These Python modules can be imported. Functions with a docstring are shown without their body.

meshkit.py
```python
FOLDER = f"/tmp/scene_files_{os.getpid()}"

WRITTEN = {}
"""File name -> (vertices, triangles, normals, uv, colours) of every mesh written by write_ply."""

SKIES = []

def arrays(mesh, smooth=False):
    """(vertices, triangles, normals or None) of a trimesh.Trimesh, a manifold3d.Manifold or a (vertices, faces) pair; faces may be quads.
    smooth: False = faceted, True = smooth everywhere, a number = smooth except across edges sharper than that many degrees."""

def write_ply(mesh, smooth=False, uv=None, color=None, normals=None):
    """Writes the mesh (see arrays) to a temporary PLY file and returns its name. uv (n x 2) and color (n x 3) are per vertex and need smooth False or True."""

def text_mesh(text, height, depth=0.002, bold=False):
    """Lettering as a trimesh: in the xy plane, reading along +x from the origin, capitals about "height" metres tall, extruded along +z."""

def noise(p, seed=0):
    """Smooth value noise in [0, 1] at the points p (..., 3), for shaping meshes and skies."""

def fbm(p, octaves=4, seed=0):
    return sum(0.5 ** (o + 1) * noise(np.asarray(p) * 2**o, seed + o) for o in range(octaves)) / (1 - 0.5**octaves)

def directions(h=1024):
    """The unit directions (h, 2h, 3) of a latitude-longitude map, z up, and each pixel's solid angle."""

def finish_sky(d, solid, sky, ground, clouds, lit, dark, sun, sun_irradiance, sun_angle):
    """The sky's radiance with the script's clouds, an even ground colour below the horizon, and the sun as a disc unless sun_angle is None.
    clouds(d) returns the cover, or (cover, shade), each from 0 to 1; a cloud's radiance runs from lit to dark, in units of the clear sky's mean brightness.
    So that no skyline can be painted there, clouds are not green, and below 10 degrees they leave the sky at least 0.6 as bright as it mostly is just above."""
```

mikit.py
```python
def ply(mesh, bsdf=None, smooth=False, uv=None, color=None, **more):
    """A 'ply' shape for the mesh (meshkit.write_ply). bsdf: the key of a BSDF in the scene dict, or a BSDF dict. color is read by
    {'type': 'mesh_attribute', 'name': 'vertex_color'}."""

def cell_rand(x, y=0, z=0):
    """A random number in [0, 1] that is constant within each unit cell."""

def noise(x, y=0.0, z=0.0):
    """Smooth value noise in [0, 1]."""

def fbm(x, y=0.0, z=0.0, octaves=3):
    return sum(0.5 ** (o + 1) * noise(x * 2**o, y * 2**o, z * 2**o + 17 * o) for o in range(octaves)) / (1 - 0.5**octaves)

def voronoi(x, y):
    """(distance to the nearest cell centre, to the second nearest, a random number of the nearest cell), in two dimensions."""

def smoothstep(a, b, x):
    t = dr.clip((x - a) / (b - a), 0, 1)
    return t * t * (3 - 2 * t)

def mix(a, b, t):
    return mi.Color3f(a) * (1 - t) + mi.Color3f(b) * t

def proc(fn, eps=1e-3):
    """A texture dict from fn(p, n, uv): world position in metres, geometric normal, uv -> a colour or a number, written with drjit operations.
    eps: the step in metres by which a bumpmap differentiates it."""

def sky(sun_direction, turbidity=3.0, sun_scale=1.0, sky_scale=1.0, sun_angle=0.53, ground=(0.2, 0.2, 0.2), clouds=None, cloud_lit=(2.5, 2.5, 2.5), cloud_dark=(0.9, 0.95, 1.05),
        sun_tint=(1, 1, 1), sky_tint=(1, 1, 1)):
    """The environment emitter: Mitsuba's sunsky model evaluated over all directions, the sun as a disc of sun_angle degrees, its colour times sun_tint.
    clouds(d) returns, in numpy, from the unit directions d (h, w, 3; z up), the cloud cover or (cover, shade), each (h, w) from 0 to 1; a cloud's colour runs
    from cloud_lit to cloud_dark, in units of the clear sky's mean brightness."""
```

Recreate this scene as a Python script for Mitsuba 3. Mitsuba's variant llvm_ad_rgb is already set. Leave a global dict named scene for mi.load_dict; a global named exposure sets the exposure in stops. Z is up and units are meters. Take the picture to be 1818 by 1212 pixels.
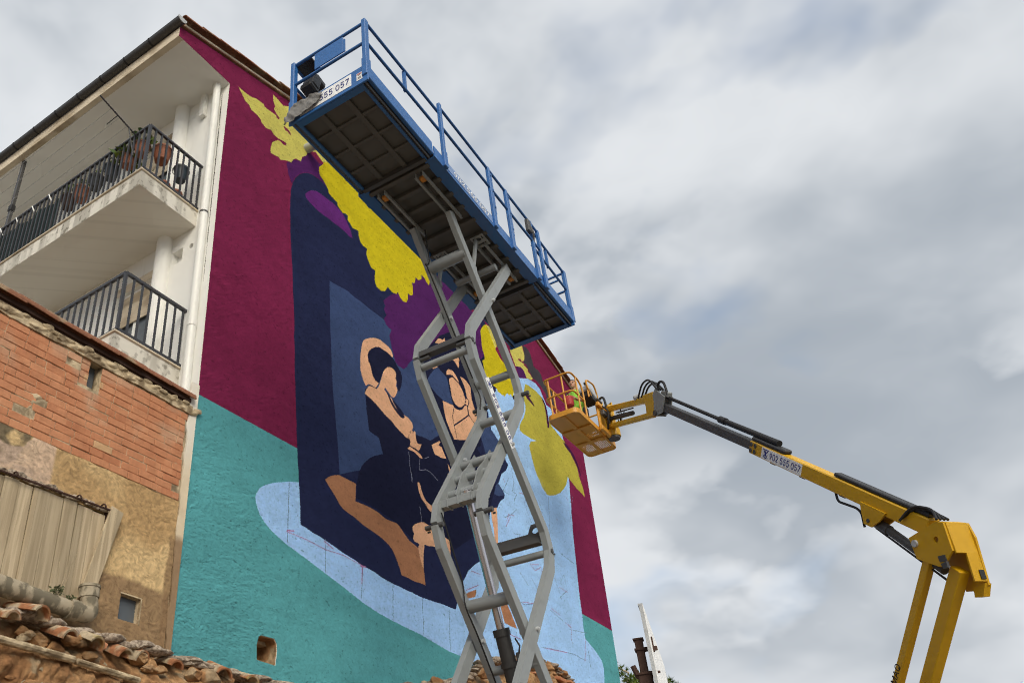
import math, random
import numpy as np
import trimesh, manifold3d, shapely
import shapely.geometry as sg
import drjit as dr
import mitsuba as mi
import mikit, meshkit
from mikit import noise, fbm, cell_rand, smoothstep, mix

T4 = mi.ScalarTransform4f
rng = random.Random(7)
nrg = np.random.default_rng(11)
scene, labels = {}, {}

# ---------------------------------------------------------------- camera, sky, exposure
exposure = 2.45
EYE = np.array([0, 0, 1.6])
RIGHT = np.array([0.57911171, -0.814261, -0.04010801])
UP = np.array([-0.43044086, -0.3471744, 0.83318101])
FWD = np.array([0.69235128, 0.46524075, 0.55154396])
scene['camera'] = {'type': 'perspective', 'fov': 61.076, 'fov_axis': 'x', 'near_clip': 0.05, 'far_clip': 5000.0,
                   'principal_point_offset_x': 0.11998, 'principal_point_offset_y': -0.05203,
                   'to_world': T4().look_at(origin=EYE.tolist(), target=(EYE + FWD).tolist(), up=UP.tolist())}


def clouds(d):
    """overcast deck: (cover, shade) from layered noise over the directions"""
    p, o = d * np.array([1.0, 1.0, 1.45]), 8.5
    w = np.stack([meshkit.fbm(p * 4.1 + k * 5.3, 3, 40 + k) for k in range(3)], -1) - 0.5
    q = p + 0.10 * w
    s = 0.60 * meshkit.fbm(q * 2.4 + [3.1, 8.7, o], 4, 21) + 0.40 * meshkit.fbm(q * 6.5 + [1.7, 2.2, o], 5, 33)
    shade = 1 / (1 + np.exp(-4.6 * ((s - 0.355) / 0.26 - 0.5)))
    low = np.clip((0.80 - d[..., 2]) / 0.5, 0, 1)                               # crisp white billows, more of them towards the horizon
    q2 = p + 0.05 * (np.stack([meshkit.fbm(p * 13 + k * 3.3, 3, 60 + k) for k in range(3)], -1) - 0.5)
    edge = meshkit.fbm(q2 * 8.5 + [9.1, 3.3, o], 6, 91)
    zone = np.clip((meshkit.fbm(q * 3.3 + [2.2, 7.7, o], 3, 13) - 0.34) / 0.2, 0, 1)
    puff = np.clip((edge - 0.49) / 0.14, 0, 1) * zone * (0.40 + 0.60 * low)
    hole = np.clip((meshkit.fbm(q2 * 4.2 + [12.4, 4.4, o], 5, 77) - 0.52) / 0.16, 0, 1)
    return 1.0 - 0.5 * hole, shade * (1 - 0.85 * puff)


scene['sky_light'] = mikit.sky([-0.56, -0.62, 0.52], turbidity=3, sun_scale=0.42, sky_scale=1.0, sun_angle=34, clouds=clouds,
                               cloud_lit=(1.84, 1.90, 1.96), cloud_dark=(0.88, 0.99, 1.12), ground=(0.15, 0.135, 0.115), sun_tint=(0.84, 0.96, 1.16))

# ---------------------------------------------------------------- helpers


def V(*a):
    return np.array(a, float)


def unit(a):
    a = np.asarray(a, float)
    return a / np.linalg.norm(a)


def ref(k):
    return {'type': 'ref', 'id': k}


def cat(ms):
    return trimesh.util.concatenate(ms) if len(ms) > 1 else ms[0]


_n = {}


def key_for(base):
    k = _n.get(base, 0)
    _n[base] = k + 1
    return base if k == 0 else f'{base}_{k:03d}'


def put(name, mesh, bsdf, parent=None, smooth=False, pal=None, place=None, shape=None, **lab):
    """one entry of scene. name: plain name, parent: key of its thing or part. place: 4x4. shape: a ready ply dict to share"""
    k = key_for((parent + '__' + name) if parent else name)
    if shape is None:
        uv = None
        if pal is not None:
            m = trimesh.Trimesh(np.asarray(mesh.vertices), np.asarray(mesh.faces), process=False) if hasattr(mesh, 'vertices') else mesh
            uv = np.tile([[float(pal), 0.0]], (len(m.vertices), 1))
            mesh = m
        shape = mikit.ply(mesh, bsdf, smooth=smooth, uv=uv)
    else:
        shape = dict(shape)
        if bsdf is not None:
            shape['bsdf'] = ref(bsdf)
    if place is not None:
        shape['to_world'] = T4(np.asarray(place, float).tolist())
    scene[k] = shape
    if lab:
        labels[k] = {a: b for a, b in lab.items()}
    return k


def thing(name, label, category, group=None, kind=None):
    k = key_for(name)
    labels[k] = {'label': label, 'category': category}
    if group:
        labels[k]['group'] = group
    if kind:
        labels[k]['kind'] = kind
    return k


def xf(m, M):
    m = m.copy()
    m.apply_transform(M)
    return m


def frame(o, x, y, z):
    M = np.eye(4)
    M[:3, 0], M[:3, 1], M[:3, 2], M[:3, 3] = x, y, z, o
    return M


def box(c, s, bev=0.0):
    s = np.asarray(s, float)
    if bev <= 0:
        m = trimesh.creation.box(s)
    else:
        b = min(bev, 0.45 * s.min())
        h = s / 2
        pts = []
        for a in range(3):
            for sx in (-1, 1):
                for sy in (-1, 1):
                    for sz in (-1, 1):
                        p = h - b
                        p = p.copy()
                        p[a] = h[a]
                        pts.append(p * [sx, sy, sz])
        m = trimesh.Trimesh(np.array(pts)).convex_hull
    m.apply_translation(c)
    return m


def span(a, b, bev=0.0):
    a, b = np.minimum(a, b).astype(float), np.maximum(a, b).astype(float)
    return box((a + b) / 2, b - a, bev)


def beam(p, q, w, h, up=(0, 0, 1), bev=0.0):
    """bar from p to q; h along up, w across"""
    p, q = np.asarray(p, float), np.asarray(q, float)
    x = unit(q - p)
    y = np.cross(up, x)
    y = unit(y) if np.linalg.norm(y) > 1e-6 else unit(np.cross([1, 0, 0.01], x))
    z = np.cross(x, y)
    return xf(box((0, 0, 0), (np.linalg.norm(q - p), w, h), bev), frame((p + q) / 2, x, y, z))


def tube(pts, r, n=10, cap=True):
    p = np.asarray(pts, float)
    t = np.gradient(p, axis=0)
    t /= np.linalg.norm(t, axis=1, keepdims=True)
    a = np.cross(t[0], [0, 0, 1] if abs(t[0][2]) < 0.9 else [1, 0, 0])
    vs = []
    rr = np.broadcast_to(r, (len(p),))
    for i in range(len(p)):
        a = unit(a - t[i] * (a @ t[i]))
        b = np.cross(t[i], a)
        g = np.arange(n) * 2 * np.pi / n
        vs.append(p[i] + rr[i] * (np.cos(g)[:, None] * a + np.sin(g)[:, None] * b))
    v = np.vstack(vs)
    f = []
    for i in range(len(p) - 1):
        for j in range(n):
            k = (j + 1) % n
            f += [[i * n + j, i * n + k, (i + 1) * n + k], [i * n + j, (i + 1) * n + k, (i + 1) * n + j]]
    if cap:
        for i, fl in ((0, 1), (len(p) - 1, 0)):
            c = len(v)
            ring = v[i * n:(i + 1) * n]
            v = np.vstack([v, ring, p[i][None]])
            for j in range(n):
                k = (j + 1) % n
                tri = [c + j, c + k, c + n]
                f.append(tri[::-1] if fl else tri)
    return trimesh.Trimesh(v, f, process=False)


def fillet(pts, r, n=5):
    """polyline with rounded corners"""
    p = [np.asarray(q, float) for q in pts]
    out = [p[0]]
    for i in range(1, len(p) - 1):
        a, b = p[i - 1] - p[i], p[i + 1] - p[i]
        d = min(r, 0.45 * np.linalg.norm(a), 0.45 * np.linalg.norm(b))
        A, B = p[i] + unit(a) * d, p[i] + unit(b) * d
        for t in np.linspace(0, 1, n):
            out.append((1 - t) ** 2 * A + 2 * t * (1 - t) * p[i] + t * t * B)
    return np.array(out + [p[-1]])


def ext(poly, h, M=None):
    """extrusion of a shapely polygon (or point list) by h along its local z"""
    poly = poly if hasattr(poly, 'geom_type') else sg.Polygon(poly)
    gs = [g for g in getattr(poly, 'geoms', [poly]) if g.geom_type == 'Polygon' and g.area > 1e-7]
    m = cat([trimesh.creation.extrude_polygon(g, h, engine='earcut') for g in gs])
    if M is not None:
        m.apply_transform(M)
    return m


def lathe(prof, n=24, M=None):
    m = trimesh.creation.revolve(np.asarray(prof, float), sections=n)
    if M is not None:
        m.apply_transform(M)
    return m


def hull(pts):
    return trimesh.Trimesh(np.asarray(pts, float)).convex_hull


def rock(seed, sub=2, rough=0.35, flat=(1, 1, 1)):
    m = trimesh.creation.icosphere(subdivisions=sub)
    v = m.vertices
    d = 0.6 + rough * 2 * (meshkit.fbm(v * 1.1 + seed * 7.7, 3, seed) - 0.5) + 0.4
    # cut with a few planes so that it reads as broken stone
    r = np.random.default_rng(seed)
    v = v * d[:, None]
    for _ in range(9):
        n = unit(r.normal(size=3))
        lim = 0.62 + 0.2 * r.random()
        over = np.maximum(v @ n - lim, 0)
        v = v - over[:, None] * n * 0.9
    m.vertices = v * np.asarray(flat)
    return m


Z3 = np.array([0, 0, 1.0])
WALLF = lambda y: frame((0, y, 0), (1, 0, 0), (0, 0, 1), (0, -1, 0))      # local (x, z, out of the mural wall)


def letters(text, height, o, x, y, depth=0.004, bold=False, width=None):
    """lettering with its lower left corner at o, reading along x, up along y"""
    m = meshkit.text_mesh(text, height, depth, bold)
    if width:
        m.apply_scale([width / m.bounds[1][0], 1, 1])
    x, y = unit(x), unit(y)
    return xf(m, frame(o, x, y, np.cross(x, y)))
# ---------------------------------------------------------------- materials
PAL = [('magenta', (.170, .016, .062)), ('teal', (.085, .305, .340)), ('sky', (.320, .530, .860)), ('navy', (.015, .020, .062)),
       ('purple', (.070, .014, .098)), ('lilac', (.105, .020, .150)), ('slate', (.038, .062, .150)), ('ink', (.010, .012, .036)),
       ('skin', (.640, .365, .225)), ('tan', (.350, .165, .090)), ('yellow', (.500, .420, .012)), ('pale', (.520, .480, .115)),
       ('olive', (.400, .360, .055)), ('grey', (.050, .046, .058)), ('plum', (.050, .010, .046)), ('pencil', (.150, .220, .360)),
       ('redline', (.340, .150, .320)), ('chalk', (.30, .32, .42))]
PID = {n: i for i, (n, _) in enumerate(PAL)}
_pr, _pg, _pb = ([float(c[1][k]) for c in PAL] for k in range(3))


def palette(uv):
    i = mi.UInt32(dr.clip(uv.x + 0.5, 0, len(PAL) - 1))
    return mi.Color3f(dr.gather(mi.Float, mi.Float(_pr), i), dr.gather(mi.Float, mi.Float(_pg), i), dr.gather(mi.Float, mi.Float(_pb), i))


def f_paint(p, n, uv):
    a = fbm(p.x * 2.2, p.z * 2.6, p.y, 4)
    b = fbm(p.x * 17 + 4 * a, p.z * 17, p.y, 3)
    c = fbm(p.x * 0.6, p.z * 0.5 + 9, p.y, 2)
    d = noise(p.x * 42 + 3 * b, p.z * 50, 5)
    pit = smoothstep(0.60, 0.80, fbm(p.x * 26 + 2 * b, p.z * 30, p.y, 3))
    roll = noise(p.x * 1.1 + 6, p.z * 9, 8)                             # roller passes and a second coat that does not quite cover
    k = (0.50 + 0.32 * a + 0.30 * b + 0.26 * c + 0.14 * d + 0.10 * roll) * (1 - 0.42 * pit)
    return palette(uv) * k


def f_stucco(p, n, uv):
    w = noise(p.x * 7, p.z * 7, 2) * 2.5
    a = fbm(p.x * 24 + p.z * 13 + w, p.z * 24 - p.x * 9 + w, p.y * 3, 3)
    b = noise(p.x * 60 + p.z * 20, p.z * 65, 3)
    return a + 0.3 * b


def f_plaster(p, n, uv):
    a = fbm(p.x * 3 + p.y * 2.2, p.z * 3, p.y, 4)
    run = fbm(p.y * 9 + p.x * 9, p.z * 0.7, 2, 3)
    k = smoothstep(0.55, 0.8, run) * 0.22 * (1 - dr.abs(n.z)) + 0.12 * a
    return mix((.77, .77, .745), (.50, .47, .41), k)


def f_slab(p, n, uv):
    run = fbm(p.y * 7 + p.x * 7, p.z * 0.8, 2, 4)
    a = fbm(p.x * 14 + p.y * 14, p.z * 14, 1, 3)
    side = 1 - dr.abs(n.z)
    k = smoothstep(0.42, 0.72, run) * 0.5 * side + smoothstep(0.58, 0.75, a) * (0.10 + 0.35 * side)
    return mix((.68, .655, .59), (.20, .185, .15), dr.clip(k, 0, 1))


def f_fascia(p, n, uv):
    a = fbm(p.y * 1.6, p.z * 6, p.x, 4)
    return mix((.62, .54, .42), (.36, .29, .20), smoothstep(0.4, 0.7, a))


def f_brick(p, n, uv):
    r = cell_rand(p.x * 3.9 + 0.5 * dr.floor(p.z / .0946), p.z / .0946, 4)
    a = fbm(p.x * 9, p.z * 14, p.y * 9, 4)
    streak = noise(p.x * 70, p.z * 4, 1)
    c = mix((.42, .165, .085), (.56, .265, .145), r * 0.65 + a * 0.35)
    c = mix(c, (.52, .37, .26), smoothstep(0.52, 0.75, fbm(p.x * 2.2, p.z * 3.1, 6, 4)) * 0.45)        # mortar dust
    c = mix(c, (.54, .36, .20), smoothstep(0.965, 0.975, r) * 0.8)
    return c * (0.80 + 0.26 * a + 0.10 * streak)


def f_mortar(p, n, uv):
    a = fbm(p.x * 11, p.z * 11, p.y * 11, 4)
    return mix((.52, .42, .28), (.20, .15, .095), smoothstep(0.35, 0.7, a))


def f_ochre(p, n, uv):
    a = fbm(p.x * 1.7, p.z * 1.7, 3, 4)
    w = 3 * noise(p.x * 8, p.z * 8, 4)
    b = fbm(p.x * 30 + p.z * 16 + w, p.z * 32 - p.x * 12 + w, p.y * 9, 3)
    c = mix((.64, .46, .24), (.46, .30, .145), smoothstep(0.35, 0.7, a))
    low = smoothstep(0.0, 0.08, 5.14 - p.z + 0.10 * (a - 0.5) + 0.05 * (noise(p.x * 9, p.z * 9) - .5))      # unpainted lower render
    c = mix(c, (.28, .18, .10), low * 0.92)
    edge = smoothstep(6.33, 6.37, p.x + 0.05 * (noise(p.z * 7, 2) - 0.5)) * smoothstep(5.85, 5.70, p.z)
    c = mix(c, (.26, .16, .085), edge * 0.8)
    dark = smoothstep(0.50, 0.62, fbm(p.x * 3.1 + 2, p.z * 3.1, 7, 4) + 0.28 * smoothstep(4.9, 3.9, p.x))
    dark = dark * smoothstep(4.95, 4.35, p.x) * smoothstep(5.72, 5.86, p.z)
    c = mix(c, (.085, .075, .055), dark * 0.85)
    pink = smoothstep(0.56, 0.60, fbm(p.x * 2.4 + 9, p.z * 2.4, 1, 3)) * smoothstep(0, .05, 4.72 - p.x) * smoothstep(5.74, 5.8, p.z)
    c = mix(c, (.62, .46, .36), pink * 0.7)
    return c * (0.42 + 0.95 * b)


def f_corner(p, n, uv):
    a = fbm(p.x * 7, p.z * 7, p.y, 4)
    c = mix((.74, .64, .48), (.58, .47, .33), a)
    c = mix((.74, .70, .62), c, smoothstep(7.3, 6.4, p.z))
    w = p.x + 0.10 * (a - .5) - 6.50
    k = smoothstep(5.86, 5.70, p.z + 0.12 * (a - .5))
    return mix(c, (.25, .155, .085), k * 0.9)


def f_ochre_bump(p, n, uv):
    return fbm(p.x * 20 + 5 * noise(p.x * 6, p.z * 6), p.z * 30, p.y * 8, 3)


def f_earth(p, n, uv):
    a = fbm(p.x * 4, p.z * 4, p.y * 4, 4)
    b = fbm(p.x * 22, p.z * 22, p.y * 22, 3)
    c = mix((.29, .145, .065), (.42, .245, .12), smoothstep(0.35, 0.65, a))
    c = mix(c, (.40, .32, .21), smoothstep(0.55, 0.7, fbm(p.x * 7 + 5, p.z * 7, p.y * 7, 3)) * 0.7)
    return c * (0.35 + 0.95 * b)


def f_rubble_bump(p, n, uv):
    return fbm(p.x * 9, p.z * 9, p.y * 9, 4)


def f_stone(p, n, uv):
    r = fbm(p.x * 2.3, p.z * 2.3, p.y, 2)
    b = fbm(p.x * 18, p.z * 18, p.y * 18, 4)
    c = mix((.36, .20, .10), (.44, .35, .23), smoothstep(0.45, 0.62, r))
    return c * (0.4 + 0.9 * b)


def f_grit(p, n, uv):
    b = fbm(p.x * 40, p.z * 40, p.y * 40, 3)
    a = fbm(p.x * 5, p.z * 5, p.y * 5, 3)
    return mix((.40, .33, .26), (.17, .13, .10), smoothstep(0.4, 0.65, b * 0.7 + a * 0.3))


def f_tile(p, n, uv):
    a = fbm(p.x * 6, p.z * 6, p.y * 6, 4)
    b = fbm(p.x * 30, p.z * 30, p.y * 30, 3)
    c = mix((.30, .125, .072), (.20, .10, .065), a)
    lich = smoothstep(0.56, 0.72, fbm(p.x * 5 + 3, p.z * 5, p.y * 5, 3))
    return mix(c, (.36, .30, .20), lich * 0.6) * (0.7 + 0.5 * b)


def f_moss_tile(p, n, uv):
    a = fbm(p.x * 6, p.z * 6, p.y * 6, 4)
    b = fbm(p.x * 30, p.z * 30, p.y * 30, 3)
    c = mix((.34, .15, .075), (.44, .36, .25), smoothstep(0.42, 0.58, a))
    c = mix(c, (.36, .27, .06), smoothstep(0.55, 0.7, fbm(p.x * 4 + 7, p.z * 5, p.y * 4, 3)) * 0.7)
    return c * (0.55 + 0.7 * b)


def f_wood(p, n, uv):
    g = fbm(p.x * 34 + 2 * noise(p.x * 3, p.z * 0.8), p.z * 1.5, p.y * 20, 4)
    r = noise(dr.floor(p.x / 0.19) * 7.7, 3)
    c = mix((.47, .385, .265), (.34, .27, .18), smoothstep(0.3, 0.7, g))
    return c * (0.72 + 0.42 * r + 0.12 * noise(p.x * 3, p.z * 2))


def f_oldpipe(p, n, uv):
    a = fbm(p.x * 5, p.z * 8, p.y * 8, 4)
    top = smoothstep(0.0, 0.7, n.z)
    d = smoothstep(0.42, 0.62, fbm(p.x * 13, p.z * 9, p.y * 9, 4))
    c = mix((.46, .40, .30), (.30, .25, .18), a)
    return mix(c, (.09, .08, .055), d * 0.75)


def f_dirt(p, n, uv):
    a = fbm(p.x * 5, p.z * 5, p.y * 5, 4)
    b = fbm(p.x * 10, p.z * 10, p.y * 10, 2)
    return smoothstep(0.55, 0.85, a * 0.65 + b * 0.45) * 0.38 + 0.02


def f_dull(p, n, uv):
    return 0.9 + 0.0 * p.x


def f_leaf(p, n, uv):
    a = cell_rand(p.x * 3, p.y * 3, p.z * 3)
    return mix((.035, .075, .012), (.13, .17, .022), a)


def f_ground(p, n, uv):
    a = fbm(p.x * 0.7, p.y * 0.7, 1, 4)
    b = fbm(p.x * 14, p.y * 14, 2, 3)
    return mix((.24, .19, .135), (.16, .135, .10), a) * (0.6 + 0.7 * b)


def diffuse(fn, rough=0.85, spec=0.2):
    return {'type': 'principled', 'base_color': mikit.proc(fn), 'roughness': rough, 'specular': spec}


def bumped(b, fn, scale, eps=2e-3):
    return {'type': 'bumpmap', 'arbitrary': {**mikit.proc(fn, eps)}, 'scale': scale, 'bsdf': b}


def two(b):
    return {'type': 'twosided', 'bsdf': b}


def mat(name, b):
    scene[name] = two(b)
    return name


def rgb(c):
    return {'type': 'rgb', 'value': list(c)}


def metal_paint(name, c, rough=0.38, dirt=(.10, .085, .065), amount=True, coat=0.3):
    a = {'type': 'principled', 'base_color': rgb(c), 'roughness': rough, 'specular': 0.5, 'clearcoat': coat, 'clearcoat_gloss': 0.7}
    if amount:
        d = {'type': 'principled', 'base_color': rgb(tuple(0.45 * x + 0.55 * y for x, y in zip(c, dirt))), 'roughness': 0.75, 'specular': 0.25}
        scene[name] = two({'type': 'blendbsdf', 'weight': mikit.proc(f_dirt), 'bsdf_0': a, 'bsdf_1': d})
    else:
        scene[name] = two(a)


mat('paint', bumped(diffuse(f_paint, 0.9, 0.08), f_stucco, 0.034))
mat('plaster', bumped(diffuse(f_plaster), f_ochre_bump, 0.003))
mat('slab_concrete', bumped(diffuse(f_slab), f_ochre_bump, 0.003))
mat('fascia_concrete', diffuse(f_fascia))
mat('brick_clay', bumped(diffuse(f_brick), f_rubble_bump, 0.010))
mat('mortar', bumped(diffuse(f_mortar), f_rubble_bump, 0.05))
mat('ochre_render', bumped(diffuse(f_ochre), f_ochre_bump, 0.016))
mat('corner_plaster', bumped(diffuse(f_corner), f_ochre_bump, 0.006))
mat('earth', bumped(diffuse(f_earth), f_rubble_bump, 0.06))
mat('stone', bumped(diffuse(f_stone), f_rubble_bump, 0.03))
mat('grit', bumped(diffuse(f_grit), f_rubble_bump, 0.05))
mat('roof_clay', bumped(diffuse(f_tile), f_rubble_bump, 0.01))
mat('mossy_clay', bumped(diffuse(f_moss_tile), f_rubble_bump, 0.014))
mat('old_wood', diffuse(f_wood, 0.8))
mat('old_pipe', diffuse(f_oldpipe, 0.7))
mat('soil', diffuse(f_ground))
mat('dark_gap', {'type': 'principled', 'base_color': rgb((.02, .018, .016)), 'roughness': 0.9, 'specular': 0.1})
scene['foliage'] = {'type': 'twosided', 'bsdf': diffuse(f_leaf, 0.6, 0.3)}
metal_paint('blue_paint', (.024, .120, .36), dirt=(.06, .09, .16))
metal_paint('pale_blue', (.17, .27, .50))
metal_paint('grey_paint', (.23, .25, .26), 0.42, (.13, .13, .125))
metal_paint('yellow_paint', (.56, .315, .004), 0.42, (.28, .15, .02), coat=0.15)
metal_paint('amber_paint', (.60, .28, .03), 0.45, (.25, .13, .03))
metal_paint('dark_steel', (.055, .055, .058), 0.5)
metal_paint('deck_steel', (.085, .083, .080), 0.6)
metal_paint('iron_bar', (.035, .037, .045), 0.45, coat=0.1)
metal_paint('rust', (.055, .026, .018), 0.8, (.05, .025, .018), coat=0.0)
metal_paint('zinc', (.42, .44, .46), 0.5)
metal_paint('white_plastic', (.74, .74, .71), 0.45, (.4, .37, .3))
metal_paint('black_plastic', (.022, .022, .024), 0.5, (.08, .075, .07))
metal_paint('sticker_white', (.80, .81, .82), 0.4, (.5, .5, .48))
metal_paint('ink_blue', (.02, .03, .20), 0.5, amount=False)
metal_paint('ink_black', (.012, .012, .014), 0.6, amount=False, coat=0)
metal_paint('pane_grey', (.085, .10, .118), 0.35, (.2, .19, .17))
metal_paint('clay_pot', (.33, .115, .060), 0.7, (.30, .22, .16), coat=0)
metal_paint('navy_pot', (.022, .038, .055), 0.5)
metal_paint('green_cloth', (.016, .040, .040), 0.9, (.03, .04, .04), coat=0)
metal_paint('grey_sheet', (.19, .185, .18), 0.7, (.15, .14, .13), coat=0)
metal_paint('skin_tone', (.42, .22, .14), 0.5, amount=False, coat=0)
metal_paint('lime_cloth', (.25, .56, .06), 0.85, amount=False, coat=0)
metal_paint('red_cloth', (.38, .03, .035), 0.6, amount=False, coat=0)
metal_paint('dark_cloth', (.03, .032, .045), 0.85, amount=False, coat=0)
metal_paint('dry_leaf', (.10, .115, .055), 0.8, coat=0)
metal_paint('hair', (.02, .015, .012), 0.7, amount=False, coat=0)
scene['chrome'] = two({'type': 'roughconductor', 'material': 'Cr', 'alpha': 0.12})
scene['amber_grease'] = two({'type': 'principled', 'base_color': rgb((.50, .20, .03)), 'roughness': 0.6})
scene['glass_pane'] = {'type': 'thindielectric'}


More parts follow.
